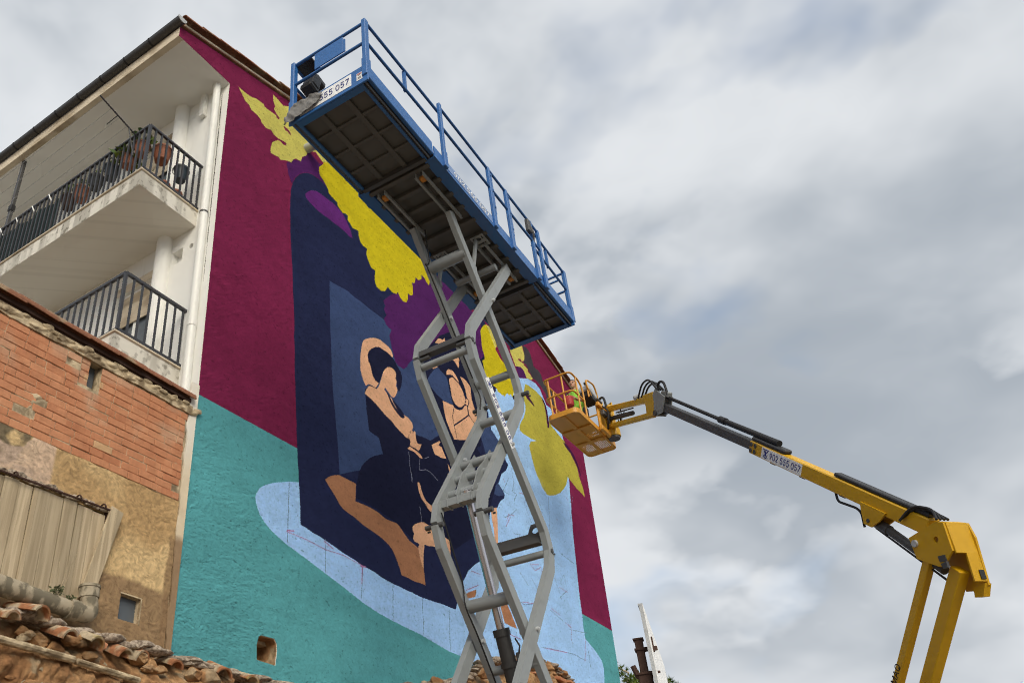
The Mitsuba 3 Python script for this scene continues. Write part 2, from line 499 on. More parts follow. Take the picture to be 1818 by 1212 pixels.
# the mural in wall coordinates: name, paint, outline as x,z in millimetres, line width
PAINT = [
('teal_field','teal',"6605,7864 8595,7899 12919,7839 18550,7847 20277,7847 20377,6028 6620,3856 6535,4195",0),
('blue_stage','sky',"8684,7364 8453,7290 8191,7174 8074,7114 7940,7034 7848,6955 7797,6869 7775,6798 7796,6706 7872,6579 7972,6496 8110,6422 8268,6370 8428,6323 8837,6244 9263,6150 9706,6058 10168,5948 10552,5889 10902,5858 11319,5836 11698,5821 12145,5772 12551,5730 12949,5729 13505,5597 14461,5384 16671,5126 19000,5460 19204,6423 19323,6766 19278,6936 19083,7056 18793,7174 18516,7265 18518,7514 18565,7810 18582,8104 18617,8451 18725,9134 18819,9796 19000,10659 19183,11519 19324,12381 19125,13288 18829,13413 18474,13392 18365,13557 18217,13764 17976,13819 17546,13739 17024,13487 16399,12968 15593,12450 14929,11743 11790,7652 10147,6919 9052,6921",0),
('dark_frame','navy',"8344,11784 8298,12370 8287,12692 8301,13049 8332,13216 8404,13420 8534,13631 8651,13752 8760,13844 8911,13918 9056,13947 9216,13958 9406,13946 10395,13738 11553,13492 12885,13911 15449,14343 15791,13356 15578,12380 14999,11717 15105,11138 15283,11030 15417,10945 15533,10781 15638,10569 15726,10507 15576,10306 15333,10128 15218,9947 15141,9824 15368,9630 15294,9523 15151,9432 15056,9332 14955,9200 14630,9071 14494,8671 14414,8284 14109,7862 13932,7718 13671,7552 13459,7391 13333,7237 13142,7035 12890,6529 12611,6513 11766,6461 10946,6465 10569,6502 10190,6529 9716,6593 9262,6654 8722,6712 8675,7325 8608,7914 8516,9221 8469,10303",0),
('grapes','purple',"8149,13583 8312,13828 8532,13973 8657,14235 8753,14413 8905,14421 9076,14381 9679,14739 9668,13790 9371,13917 9198,13959 9056,13955 8911,13926 8760,13851 8651,13759 8534,13639 8389,13407 8318,13190 8219,13352",0),
('lilac_flash','lilac',"8686,13234 8769,13368 8854,13463 8999,13565 9147,13605 9297,13620 9543,13654 9792,13608 9979,13458 10072,13342 10113,13188 10036,13158 9878,13173 9661,13167 9417,13139 9179,13111 9004,13103 8830,13120 8716,13156",0),
('blue_panel','slate',"9394,11638 9511,11660 9901,11737 10472,11743 11046,11776 11427,11810 12681,12180 13363,12342 13235,11131 12937,10063 12689,9890 12466,9706 11974,9612 11220,9073 10511,8340 9638,7875 9600,8275 9561,8672 9465,9514 9416,10449",0),
('dark_dress','ink',"10376,9815 10403,9416 10466,9036 10735,9008 10794,8887 10857,8749 10716,8672 10578,8590 10441,8487 10332,8380 10225,8253 10144,8108 10105,7975 10077,7865 10067,7713 10038,7599 10476,7629 11107,7577 11595,7434 12322,7615 12880,7576 13546,8006 14494,8671 14624,9075 15003,9744 14626,9994 14405,10304 14029,10520 13367,10123 13327,10755 13003,10214 12836,9991 12685,9862 12481,9708 12239,9679 11980,9613 11830,9666 11548,9917 11028,10108 10510,9988",0),
('dark_figure','ink',"12348,11473 12459,11728 12714,12097 13051,12523 13738,13325 14582,13662 14999,13412 15424,13158 15357,12332 14968,11687 14731,10999 14505,10455 13910,10095 13212,9800 12931,9870 12686,10180 12450,10744",0),
('blue_fan','slate',"12979,11674 13117,11635 13231,11620 13301,11600 13340,11526 13364,11427 13388,11291 13407,11227 13447,11100 13498,11012 13310,10957 13076,10920 12910,10937 12802,10964 12668,10995 12577,11029 12518,11106 12571,11204 12654,11329 12818,11524",0),
('blue_panel','slate',"14702,11099 14973,11222 15105,11138 15283,11030 15417,10945 15533,10781 15427,10651 15096,10513 14691,10316 14640,10540 14554,10710",0),
('blue_panel','slate',"15218,9947 15141,9824 15290,9720 15368,9630 15071,9507 14875,9486 14996,9715",0),
('hair','ink',"10499,10626 10532,10727 10606,10830 10757,10956 10878,11015 10998,11026 11118,11028 11208,11013 11298,10998 11399,10945 11492,10865 11562,10817 11603,10710 11571,10545 11502,10386 11458,10302 11413,10341 11401,10501 11311,10748 11126,10693 10965,10504 10832,10211 10799,10146 10707,10020 10568,10037 10524,10293",0),
('raised_arm','skin',"11315,11059 11279,11152 11190,11189 11038,11200 10918,11197 10798,11167 10677,11111 10558,11039 10451,10957 10380,10887 10331,10780 10305,10662 10277,10525 10262,10415 10259,10313 10265,10197 10294,10074 10345,9982 10408,9916 10511,10008 10707,10020 10812,10177 10716,10184 10634,10250 10595,10371 10559,10454 10510,10488 10494,10623 10532,10727 10605,10821 10757,10952 10878,11015 10998,11026 11118,11028 11208,11013 11298,10998",0),
('face','skin',"11126,10693 11219,10738 11311,10748 11369,10716 11395,10657 11370,10569 11401,10501 11370,10410 11413,10341 11394,10249 11339,10161 11261,10082 11202,10081 11117,10132 11016,10191 10982,10126 11084,10076 11199,10040 11253,9969 11393,9864 11508,9798 11579,9792 11615,9848 11574,9869 11728,9880 11864,9822 11874,9738 11843,9668 11762,9592 11707,9528 11696,9410 11594,9412 11448,9444 11305,9489 11164,9549 10965,9585 10771,9648 10552,9708 10362,9731 10403,9817 10498,9962 10622,9997 10735,10014 10796,10093 10861,10226 10917,10376 10965,10504 11030,10601",0),
('fold_line','ink',"11030,10150 11097,10103 11195,9990 11307,9903 11422,9850 11579,9792 11475,9763 11329,9806 11200,9892 11098,10022",0),
('hand','skin',"11713,9456 11709,9545 11748,9578 11776,9543 11783,9617 11816,9648 11852,9640 11857,9559 11870,9632 11911,9666 11946,9650 11947,9539 11982,9456 12037,9444 12122,9480 12104,9429 12057,9342 12015,9293 11917,9302 11793,9284 11727,9287 11754,9384",0),
('hand','skin',"11633,9177 11679,9228 11731,9266 11827,9260 11944,9263 12060,9249 12112,9216 12140,9189 12056,9162 11967,9187 11846,9202 11723,9185",0),
('forearm','skin',"11905,8599 11957,8631 11990,8586 12017,8494 12070,8411 12157,8344 12278,8305 12405,8305 12362,8165 12250,8174 12116,8265 11999,8324 11945,8402 11912,8492",0),
('bench','tan',"9269,7638 9344,7706 9424,7764 9520,7815 9631,7859 9739,7864 9837,7868 10063,7871 10043,7718 10028,7552 10179,7563 10334,7582 10490,7587 10648,7581 10753,7560 10870,7540 11013,7547 11152,7560 11246,7536 11343,7482 11418,7431 11527,7373 11685,7337 11788,7317 11815,7177 11882,7094 11930,6999 11938,6856 11943,6700 11781,6695 11620,6683 11424,6687 11230,6672 11210,6763 11163,6854 11114,6925 11064,6982 10999,7044 10911,7099 10780,7140 10625,7172 10419,7196 10217,7217 10019,7263 9825,7292 9719,7313 9634,7350 9573,7402 9493,7463 9423,7512 9353,7563",0),
('feet','skin',"11648,7664 11738,7741 11851,7801 11947,7848 12028,7868 12163,7866 12351,7874 12539,7852 12632,7827 12759,7812 12856,7806 12878,7683 12861,7484 12806,7551 12758,7580 12633,7607 12508,7622 12367,7505 12273,7501 12115,7462 12006,7456 11967,7328 11933,7178 11930,6999 11876,7041 11829,7147 11788,7317 11838,7399 11780,7409 11680,7405 11644,7452 11695,7549 11653,7595",0),
('neck','skin',"12627,11613 12763,11718 12914,11837 12939,11766 12973,11675 12868,11588 12775,11518 12704,11556",0),
('hand','skin',"12948,12279 13028,12387 13116,12496 13210,12534 13303,12559 13347,12618 13382,12652 13400,12608 13444,12540 13347,12449 13250,12352 13140,12343 13049,12325",0),
('hand','skin',"13605,12395 13733,12490 13862,12581 13877,12515 13906,12460 13929,12414 13952,12362 13910,12294 13917,12219 13876,12118 13820,12157 13771,12194 13723,12223 13640,12217 13666,12310 13637,12364",0),
('ear_hand','skin',"13319,11661 13320,11713 13340,11771 13383,11822 13443,11869 13504,11880 13594,11913 13671,11887 13741,11850 13794,11797 13839,11740 13787,11717 13724,11742 13636,11758 13579,11778 13485,11752 13389,11698",0),
('face','skin',"13421,11615 13473,11666 13547,11723 13631,11723 13724,11700 13806,11685 13875,11638 13929,11599 13969,11557 13992,11478 14037,11415 14010,11346 14009,11289 13959,11228 13875,11141 13784,11083 13720,11058 13645,11054 13582,11065 13534,11097 13494,11123 13473,11177 13448,11266 13441,11354 13414,11471 13394,11535",0),
('ear','skin',"14032,11384 14076,11429 14130,11455 14167,11450 14186,11418 14154,11340 14107,11286 14058,11270 14029,11280 14008,11298 14061,11342",0),
('arm','skin',"13899,11918 14002,11943 14097,11953 14174,11943 14223,11916 14290,11886 14335,11836 14334,11723 14325,11599 14338,11533 14364,11466 14399,11382 14429,11307 14468,11245 14499,11170 14460,11081 14382,10953 14285,10983 14212,11008 14160,11026 14135,11061 14147,11159 14120,11221 14157,11304 14201,11382 14212,11444 14176,11470 14133,11472 14109,11564 14081,11674 14041,11769 13971,11849",0),
('torso','skin',"13067,10898 13191,10931 13368,10962 13521,11008 13635,10990 13726,11001 13858,11078 13971,11205 14056,11255 14097,11262 14097,11191 14089,11095 14112,11050 14138,11025 14225,10992 14355,10941 14232,10775 14104,10609 13955,10410 14030,10468 13946,10370 13527,10187 13375,10126 13361,10158 13290,10247 13224,10335 13150,10444 13108,10546 13078,10690",0),
('outline','ink',"13533,10996 13465,10837 13420,10691 13427,10553 13460,10427 13492,10302 13514,10187",0.02),
('outline','ink',"13446,10488 13605,10617 13810,10786 14020,10961 14129,11058",0.03),
('outline','ink',"14129,11058 14212,11004 14355,10941",0.025),
('outline','ink',"14104,11269 14100,11155 14122,11055",0.03),
('outline','ink',"13490,11003 13573,10970 13711,10999 13844,11080 13918,11162",0.045),
('hand','skin',"12499,9630 12620,9718 12796,9839 12826,9823 12750,9733 12876,9738 12896,9689 12942,9626 13001,9533 12912,9507 12801,9482 12694,9473 12588,9461 12555,9512 12528,9565",0),
('hand','skin',"13037,9440 13075,9419 13109,9376 13154,9351 13124,9293 13073,9281 13064,9350",0),
('hand','skin',"12996,9198 13068,9242 13116,9274 13075,9186 13041,9193",0),
('leg','skin',"14630,9071 14916,9186 14898,8996 14867,8760 14769,8253 14706,8281 14669,8426 14662,8606 14645,8846",0),
('knee','tan',"13275,6903 13464,7004 13689,7098 13684,7037 13628,6947 13459,6885 13291,6820 13267,6860",0),
('knee','tan',"14566,7096 14676,7151 14858,7171 14965,7021 15072,6872 15170,6717 14924,6706 14679,6709 14619,6901",0),
('grapes','purple',"11072,12229 11175,12364 11382,12590 11732,12861 11833,13145 12459,14110 13275,15182 14638,14280 15029,14263 15215,14119 15273,13866 15247,13469 15171,13151 14989,12956 14917,12980 14856,13203 14687,13398 14040,12950 13704,13033 13439,12804 13187,12608 12928,12314 12761,12123 12521,11871 12366,11716 12172,11482 12027,11348 11918,11236 11845,11153 11784,11042 11666,10932 11572,10929 11478,10922 11388,10960 11345,11045 11340,11151 11286,11252 11264,11371 11228,11483 11316,11668 11222,11667 11131,11695 11075,11788 11160,11938 11078,12026 11136,12153",0),
('yellow_cluster','yellow',"9204,14468 9083,14281 9077,14166 9114,14077 9206,14028 9279,13980 9359,13899 9371,13812 9482,13782 9587,13769 9637,13782 9655,13689 9730,13656 9805,13618 9920,13680 9971,13665 9969,13556 10045,13523 10120,13457 10318,13523 10313,13386 10362,13279 10458,13227 10591,13253 10551,13083 10600,12986 10706,12841 10839,12849 10818,12696 10823,12546 10872,12462 11019,12455 11159,12535 11260,12702 11410,12664 11569,12719 11618,12802 11682,12713 11801,12672 11928,12726 12000,12871 11998,13002 12127,13036 12201,13105 12220,13296 12187,13422 12308,13490 12367,13696 12457,13672 12594,13779 12619,13931 12721,13919 12808,13846 12900,13809 12995,14064 12894,14574 12112,15108 10852,15307 10064,15316 9231,14674",0),
('leaf','pale',"6847,14399 6938,14394 7040,14404 7191,14447 7291,14519 7501,14561 7515,14514 7665,14538 7828,14573 7939,14568 7837,14621 7756,14693 7791,14772 7735,14886 7721,15055 7862,15040 8005,15009 8445,15416 9230,15409 9498,14745 9179,14502 8971,14605 8928,14564 8809,14486 8722,14343 8705,14274 8580,14120 8555,13979 8413,13932 8331,13839 8279,13710 8170,13668 7985,13528 7940,13562 7825,13512 7736,13496 7725,13605 7758,13790 7910,13981 7991,14001 8047,13982 8118,14019 8137,14095 8043,14075 7935,14031 7800,14014 7717,14071 7587,14003 7453,14037 7439,14094 7343,14120 7189,14105 7132,14183 7045,14194 6946,14294",0),
('slit','magenta',"8029,14467 8080,14491 8164,14487 8218,14474 8257,14425 8220,14405 8146,14418 8083,14412",0),
('slit','magenta',"7825,14631 7857,14609 7921,14547 7871,14510 7829,14542",0),
('yellow_cluster','yellow',"15160,13882 15247,14022 15356,14158 15505,14270 15658,14308 15769,14225 15885,14076 15965,13884 15849,13741 16034,13577 16190,13528 16267,13539 16388,13415 16470,13281 16595,13170 16673,13100 16684,13041 16589,12917 16536,12751 16425,12632 16363,12687 16267,12593 16210,12632 16113,12563 16016,12428 15975,12470 15897,12411 15801,12430 15684,12413 15638,12494 15279,12477 15178,12570 15119,12705 15069,12971 15182,13052 15212,13132 15174,13240 15139,13328 15138,13411 15152,13570",0),
('leaf','pale',"15505,14270 15658,14308 15769,14225 15885,14076 15965,13884 15852,13754 15783,13861 15707,14019 15620,14127",0),
('leaf','pale',"16671,14148 17072,14456 17481,14749 17541,14538 17569,14458 17477,14266 17314,14143 17268,14200 17111,14139 17137,14083 17350,14128 17482,14164 17384,14102 17642,14071 17601,13996 17725,13968 17807,13917 17874,13905 17754,13804 17449,13709 17427,13778 17367,13884 17274,13916 17172,13908 16901,13780 16788,13954 16718,14065",0),
('grapes','purple',"16901,13780 17172,13908 17274,13916 17365,13879 17427,13778 17450,13712 17015,13488 16986,13571 16942,13661",0),
('grey_primer','grey',"17539,14792 17717,14831 17876,14827 17948,14738 17982,14629 18022,14541 18043,14389 18171,14384 18322,14409 18454,14343 18496,14155 18647,14106 18918,14116 19100,14079 19130,13823 18981,13467 18686,13485 18602,13638 18550,13789 18324,13906 18075,13940 17867,13912 17748,14019 17667,14064 17571,14173 17415,14170 17523,14344 17557,14587",0),
('leaf','olive',"17319,13468 17516,13516 17740,13543 17900,13554 18050,13524 18207,13514 18334,13455 18411,13336 18399,13192 18388,13050 18420,12945 18604,12809 18937,12721 19306,12661 19367,12603 19511,12528 19631,12382 19759,12259 19884,12124 19907,12000 19915,11836 20002,11708 20064,11524 20071,11316 19851,11367 19562,11401 19273,11478 19131,11550 18932,11247 18681,11018 18438,10830 18082,10636 17755,10506 17609,10484 17505,10538 17399,10614 17316,10736 17212,10845 17265,10760 17147,10972 17070,11201 17021,11406 17012,11553 17143,11717 17482,11880 17170,11814 16742,11760 16596,11790 16635,11942 16789,12129 16941,12297 17085,12564 17135,12749 17058,12875 17176,13180",0),
('slit','plum',"17197,13099 17398,13254 17445,13133 17549,13072 17654,13012 17713,12963 17580,12965 17449,13002 17293,13014",0),
('slit','plum',"18234,13519 18355,13466 18439,13345 18473,13201 18474,13010 18463,12785 18402,12648 18324,12644 18344,12825 18368,13056 18347,13301 18264,13421",0),
('slit','plum',"19195,12592 19375,12622 19584,12585 19807,12489 19966,12302 20047,12083 20067,11929 20013,11908 19937,12102 19804,12267 19618,12410 19361,12490",0),
('sketch_line','pencil',"8454,7275 8447,6349",0.014),
('sketch_line','pencil',"9284,6675 9280,6175",0.014),
('sketch_line','pencil',"10190,6529 10132,6003",0.014),
('sketch_line','pencil',"10984,6475 10938,5848",0.014),
('sketch_line','pencil',"11824,6460 11799,5835",0.014),
('sketch_line','pencil',"12658,6459 12591,5757",0.014),
('sketch_line','redline',"8420,6511 8831,6529 9284,6511 9715,6554 10190,6529",0.012),
('sketch_line','redline',"9253,6635 9463,6576",0.02),
('sketch_line','redline',"10141,6515 10249,6531",0.03),
('sketch_line','redline',"8440,6531 8581,6569",0.02),
('sketch_line','redline',"10175,6525 10150,6245",0.02),
('sketch_line','pencil',"15863,10491 15891,10106 15754,9881 15955,9870 15773,9633",0.014),
('sketch_line','pencil',"15657,10146 15319,9718 15599,9738",0.014),
('sketch_line','pencil',"16450,10010 16304,9783 16413,9563 16534,9392",0.014),
('sketch_line','pencil',"15572,8823 15867,8900 15795,8776 15591,8433",0.014),
('sketch_line','pencil',"15247,9076 15607,9282 15854,9473",0.014),
('sketch_line','pencil',"14809,7349 15205,7346 15644,7314 16192,7472",0.014),
('sketch_line','pencil',"17853,9089 18597,9052",0.014),
('sketch_line','pencil',"16205,6580 17047,6687 17761,6762 18342,6747",0.014),
('sketch_line','pencil',"16854,7507 17446,7412",0.014),
('sketch_line','pencil',"17102,10160 17182,9832",0.014),
('sketch_line','pencil',"16323,9236 16575,8944",0.014),
('sketch_line','pencil',"15629,7982 15929,7799",0.014),
('sketch_line','pencil',"19216,11031 18798,10207",0.014),
('sketch_line','pencil',"17698,10471 17316,8966",0.014),
('sketch_line','pencil',"16147,8013 16337,7834 16503,7571",0.014),
('sketch_line','pencil',"17339,8349 17549,7919",0.014),
('sketch_line','pencil',"17730,7292 18653,7424",0.014),
('sketch_line','pencil',"17587,8295 17865,8581 17923,8222 17467,7938",0.014),
('sketch_line','pencil',"18585,7011 18539,6614",0.014),
('sketch_line','pencil',"17387,10820 17609,10484",0.014),
('sketch_line','redline',"15310,9017 15434,9213 15682,9267",0.014),
('sketch_line','redline',"15238,8872 15500,9163",0.014),
('sketch_line','redline',"16103,9969 16369,10024",0.014),
('sketch_line','redline',"15578,7352 16149,7461",0.014),
('sketch_line','redline',"17549,7405 17794,7346 17679,7397",0.014),
('sketch_line','redline',"17825,7431 17743,7005",0.014),
('sketch_line','redline',"17508,8191 17908,8176",0.014),
('sketch_line','redline',"16155,8329 16371,8234 16668,8400 16720,8295",0.014),
('sketch_line','redline',"16237,8333 16596,8439",0.014),
('sketch_line','redline',"16368,6597 17399,6724",0.014),
('sketch_line','redline',"14722,6530 15290,6538",0.014),
('sketch_line','redline',"17966,9992 18048,9951",0.014),
('sketch_line','redline',"18746,10858 18871,10782",0.014),
('sketch_line','redline',"15394,10044 15454,9960",0.014),
('sketch_line','redline',"13577,7427 13907,7453",0.014),
('sketch_line','redline',"13310,6982 13796,7214",0.014),
('sketch_line','redline',"16913,7560 17322,7506",0.014),
('sketch_line','redline',"18550,7281 18284,6716",0.014),
('sketch_line','chalk',"11676,9131 11688,8814 11731,8645 11751,8542",0.008),
('sketch_line','chalk',"12034,9126 12008,8886 12224,8991 12382,8996 12627,8918",0.008),
('sketch_line','chalk',"11707,8775 11716,8550",0.008),
('sketch_line','chalk',"11930,8142 11966,7854",0.008),
('sketch_line','chalk',"12219,9222 12356,9310",0.008)]


# ---------------------------------------------------------------- the setting: ground
put('ground', trimesh.Trimesh([[-600, -600, 0], [600, -600, 0], [600, 600, 0], [-600, 600, 0]], [[0, 1, 2], [0, 2, 3]]), 'soil', kind='structure',
    label='bare brown earth of the building plot')

# ---------------------------------------------------------------- apartment building
XF, YM, ZS, XE = 6.61, 7.5, 14.27, 5.46
AB = thing('apartment_building', 'white apartment house with balconies and a painted mural on its side wall', 'building')
ridge = (13.57, 16.90)
outline = sg.Polygon([(XE, ZS), (6.645, ZS), (6.615, 12), (6.60, 8), (6.545, 4.54), (6.52, 0), (19.86, 0), (20.22, 6.9), (20.34, 8.98),
                      (20.52, 12.3), (20.66, 14.82), ridge, (XE, 14.50)])
niche = sg.Polygon([(7.94, 4.66), (7.93, 4.84), (7.96, 4.95), (8.0, 4.975), (8.25, 4.985), (8.30, 4.93), (8.31, 4.84), (8.285, 4.655)])
MW = put('mural_wall', ext(outline.difference(niche), 0.35, WALLF(YM + 0.35)), 'plaster', AB, label='side wall covered by the mural')
# hole near the foot of the mural
put('wall_opening', cat([span((7.86, 7.85, 4.55), (8.4, 7.88, 5.1)), span((7.80, 7.55, 4.99), (8.42, 7.845, 5.03)), span((8.32, 7.55, 4.6), (8.36, 7.845, 5.0)),
                         span((7.86, 7.55, 4.6), (7.90, 7.845, 5.0)), span((7.86, 7.55, 4.60), (8.36, 7.845, 4.64))]), 'mortar', AB, label='small square hole at the foot of the mural')
put('opening_lining', ext(niche.buffer(-.001).difference(niche.buffer(-.012)), .33, WALLF(7.84)), 'earth', AB)
put('opening_frame', cat([span((8.12, 7.70, 4.65), (8.15, 7.74, 4.985)), span((7.91, 7.66, 4.93), (8.31, 7.78, 4.98))]), 'old_wood', AB)
put('opening_pane', span((7.91, 7.75, 4.64), (8.12, 7.765, 4.98)), 'pane_grey', AB)

# the painting: flat areas of paint laid on the wall side by side
regs = []
for nm, col, pts, w in PAINT:
    p = [tuple(float(v) / 1000 for v in q.split(',')) for q in pts.split()]
    g = sg.LineString(p).buffer(w / 2, cap_style=1, quad_segs=3) if w else sg.Polygon(p).buffer(0)
    if not w and nm not in ('teal_field', 'blue_stage'):                       # brush edges waver a little
        r = g.exterior.segmentize(0.10)
        c = np.array(r.coords)[:-1]
        o = (meshkit.fbm(np.stack([c[:, 0] * 6, c[:, 1] * 6, 0 * c[:, 0]], 1), 2, 3) - 0.5) * 0.022
        g = sg.Polygon(c + o[:, None]).buffer(0) if g.geom_type == 'Polygon' and len(g.interiors) == 0 else g
    regs.append((nm, col, g))
taken, flat = sg.Polygon(), []
room = outline.difference(niche.buffer(0.001))
for nm, col, g in reversed(regs):
    v = g.intersection(room).difference(taken)
    taken = shapely.union_all([taken, g])
    flat.append((nm, col, v))
flat.append(('magenta_field', 'magenta', room.difference(taken)))
named = {}
for nm, col, v in reversed(flat):
    gs = [g for g in getattr(v, 'geoms', [v]) if g.geom_type == 'Polygon' and g.area > 2e-5]
    if not gs:
        continue
    named.setdefault((nm, col), []).append(gs)
for (nm, col), groups in named.items():
    lines = nm in ('sketch_line', 'outline')
    for gs in ([sum(groups, [])] if lines else [[g] for q in groups for g in q] if nm == 'slit' else groups):
        put('painted_' + nm, ext(sg.MultiPolygon(gs), 0.004, WALLF(YM)), 'paint', MW, pal=PID[col], **({'kind': 'stuff'} if nm == 'sketch_line' else {}))
put('vent_pipe', cat([tube([(8.71, 7.52, 14.46), (8.71, 7.16, 14.43)], 0.095, 14), tube([(8.71, 7.16, 14.43), (8.71, 7.10, 14.42)], 0.115, 14)]), 'zinc', AB, 40)

# front wall with the doorway of the lower balcony
fac = sg.box(7.85, 0, 18, ZS + .02).difference(sg.box(8.72, 8.46, 9.66, 10.56)).difference(sg.box(8.17, 10.56, 8.41, 10.83)).difference(sg.Point(7.99, 10.76).buffer(.05)).difference(sg.box(8.75, 11.45, 9.75, 13.75))
FR = frame((XF, 0, 0), (0, 1, 0), (0, 0, 1), (1, 0, 0))
put('front_wall', ext(fac, 0.3, FR), 'plaster', AB)
put('front_wall_edge', span((XF, 7.852, ZS), (XF + .05, 7.853, ZS + .01)), 'plaster', AB) if False else None
put('wall_recess', cat([span((XF + .12, 8.1, 10.5), (XF + .13, 8.5, 10.9))]), 'plaster', AB)
put('back_wall', ext(sg.box(7.851, 0, 17.9, 14.3), 0.3, frame((19.9, 0, 0), (0, 1, 0), (0, 0, 1), (1, 0, 0))), 'plaster', AB)
put('floor_slab', span((6.92, 7.86, 11.2), (19.88, 17.8, 11.4)), 'plaster', AB)
put('floor_slab', span((6.92, 7.86, 8.2), (19.88, 17.8, 8.4)), 'plaster', AB)


def balcony_door(y0, y1, z0, z1, drop):
    d = put('balcony_door', cat([span((XF + .06, y0, z0), (XF + .12, y0 + .06, z1)), span((XF + .06, y1 - .06, z0), (XF + .12, y1, z1)),
                                 span((XF + .06, y0 + .06, z1 - .07), (XF + .12, y1 - .06, z1)), span((XF + .061, (y0 + y1) / 2 - .03, z0), (XF + .119, (y0 + y1) / 2 + .03, z1 - .07))]),
            'white_plastic', AB)
    put('pane', span((XF + .09, y0 + .05, z0), (XF + .096, y1 - .05, z1 - .05)), 'pane_grey', d)
    n = int((z1 - .07 - drop) / .05)
    for i in range(n):
        z = z1 - .07 - .05 * i
        put('shutter_slat', span((XF + .035, y0 + .04, z - .047), (XF + .052, y1 - .04, z), .006), 'fascia_concrete', d)
    put('shutter_box', span((XF - .005, y0 - .02, z1 + .002), (XF + .1, y1 + .02, z1 + .16)), 'fascia_concrete', d)


balcony_door(8.72, 9.66, 8.48, 10.56, 9.85)
balcony_door(8.75, 9.75, 11.47, 13.75, 13.0)
for zb, zt in ((11.46, ZS), (8.47, 11.14)):
    put('column', tube([(XF - .06, 8.545, zb), (XF - .06, 8.545, zt)], .125, 28), 'plaster', AB, 40)
for i, (z0, z1) in enumerate(((11.24, ZS - .002), (9.14, 11.22), (2.0, 9.12))):
    put('downpipe', tube([(6.535, 7.69, z0), (6.535, 7.69, z1)], .064 if i else .061, 18), 'white_plastic', AB, 40)
put('pipe_collar', tube([(6.535, 7.69, 11.20), (6.535, 7.69, 11.235)], .069, 18), 'dark_steel', AB, 40)
put('pipe_collar', tube([(6.535, 7.69, 9.03), (6.535, 7.69, 9.14)], .073, 18), 'white_plastic', AB, 40)
put('conduit_box', span((6.53, 7.97, 13.72), (6.61, 8.09, 14.268), .01), 'white_plastic', AB)
put('wall_crack', cat([span((XF - .003, 7.625, z), (XF + .004, 7.631 + .004 * math.sin(z * 9), z + .305)) for z in np.arange(6.3, 14.0, .31)]), 'dark_gap', AB, label='thin dark crack beside the downpipe')

# roof overhang, fascia, gutter
put('eaves_soffit', span((XE + .10, YM + .351, ZS), (XF + .2, 18, ZS + .10)), 'plaster', AB)
put('fascia', span((XE - .004, YM + .002, ZS - .004), (XE + .10, 18, 14.50)), 'fascia_concrete', AB)
gx, gz = 5.41, 14.585
GUT = put('gutter', cat([xf(ext(sg.Point(0, 0).buffer(.085, quad_segs=8).difference(sg.Point(0, 0).buffer(.077, quad_segs=8)).intersection(sg.box(-.2, -.2, .2, .0)), 10.7),
                            frame((gx, 18.1, gz), (1, 0, 0), (0, 0, 1), (0, -1, 0)))]), 'dark_steel', AB, 30)
put('end_cap', ext(sg.Point(0, 0).buffer(.092, quad_segs=8).intersection(sg.box(-.2, -.2, .2, .01)), .012, frame((gx, 7.402, gz), (1, 0, 0), (0, 0, 1), (0, -1, 0))), 'zinc', GUT)
for y in np.arange(8.15, 17, .62):
    put('gutter_joint', xf(ext(sg.Point(0, 0).buffer(.0905, quad_segs=8).difference(sg.Point(0, 0).buffer(.0855, quad_segs=8)).intersection(sg.box(-.2, -.2, .2, .0)), .03),
                           frame((gx, y, gz), (1, 0, 0), (0, 0, 1), (0, -1, 0))), 'ink_black', GUT)

roofp = sg.Polygon([(XE - .05, 14.515), (ridge[0], ridge[1] + .02), (20.95, 14.73), (20.95, 14.80), (ridge[0], ridge[1] + .12), (XE - .05, 14.60)])
ROOF = put('roof', ext(roofp, 10.55, WALLF(18.02)), 'roof_clay', AB)
put('verge_mortar', ext(sg.Polygon([(XE + .06, 14.555), (ridge[0], ridge[1] + .035), (20.9, 14.757), (20.9, 14.79), (ridge[0], ridge[1] + .075), (XE + .06, 14.60)]), .04, WALLF(7.488)), 'fascia_concrete', ROOF)


def barrel(L, r0, r1, th=.014, n=9, arc=np.pi):
    """half round roof tile along local x, open below"""
    g = np.linspace(-arc / 2, arc / 2, n)
    rings = []
    for x, r in ((0, r0), (L, r1)):
        o = np.stack([np.full(n, x), r * np.sin(g), r * np.cos(g)], 1)
        i = np.stack([np.full(n, x), (r - th) * np.sin(g), (r - th) * np.cos(g)], 1)
        rings.append(np.vstack([o, i[::-1]]))
    v = np.vstack(rings)
    m = 2 * n
    f = []
    for j in range(m):
        k = (j + 1) % m
        f += [[j, m + j, m + k], [j, m + k, k]]
    for b, fl in ((0, 0), (m, 1)):
        for j in range(n - 1):
            q = [b + j, b + j + 1, b + m - 2 - j, b + m - 1 - j]
            t = [[q[0], q[1], q[2]], [q[0], q[2], q[3]]]
            f += [x[::-1] for x in t] if fl else t
    t = trimesh.Trimesh(v, f, process=False)
    t.fix_normals()
    return t


def tile_frame(o, d, upv=(0, 0, 1)):
    d = unit(d)
    s = unit(np.cross(upv, d))
    return frame(o, d, s, np.cross(d, s))


tile_ply = mikit.ply(barrel(.46, .092, .078), 'roof_clay', smooth=40)
for a, b in (((XE + .0, 14.63), (ridge[0], ridge[1] + .10)), ((20.95, 14.79), (ridge[0], ridge[1] + .10))):
    a, b = V(a[0], 0, a[1]), V(b[0], 0, b[1])
    n = int(np.linalg.norm(b - a) / .40)
    for row, yy in ((0, 7.43), (1, 7.64)):
        for i in range(n):
            o = a + (b - a) * i / n + V(0, yy + rng.uniform(-.012, .012), .012 * (i % 2) + rng.uniform(-.008, .008))
            if row and (o[0] > 9 or a[0] > 10):
                continue
            put('verge_tile', None, None, ROOF, shape=tile_ply, place=tile_frame(o, (b - a) + V(0, rng.uniform(-.25, .25), rng.uniform(-.1, .25)) * .6))

# balconies
bar_d = {}


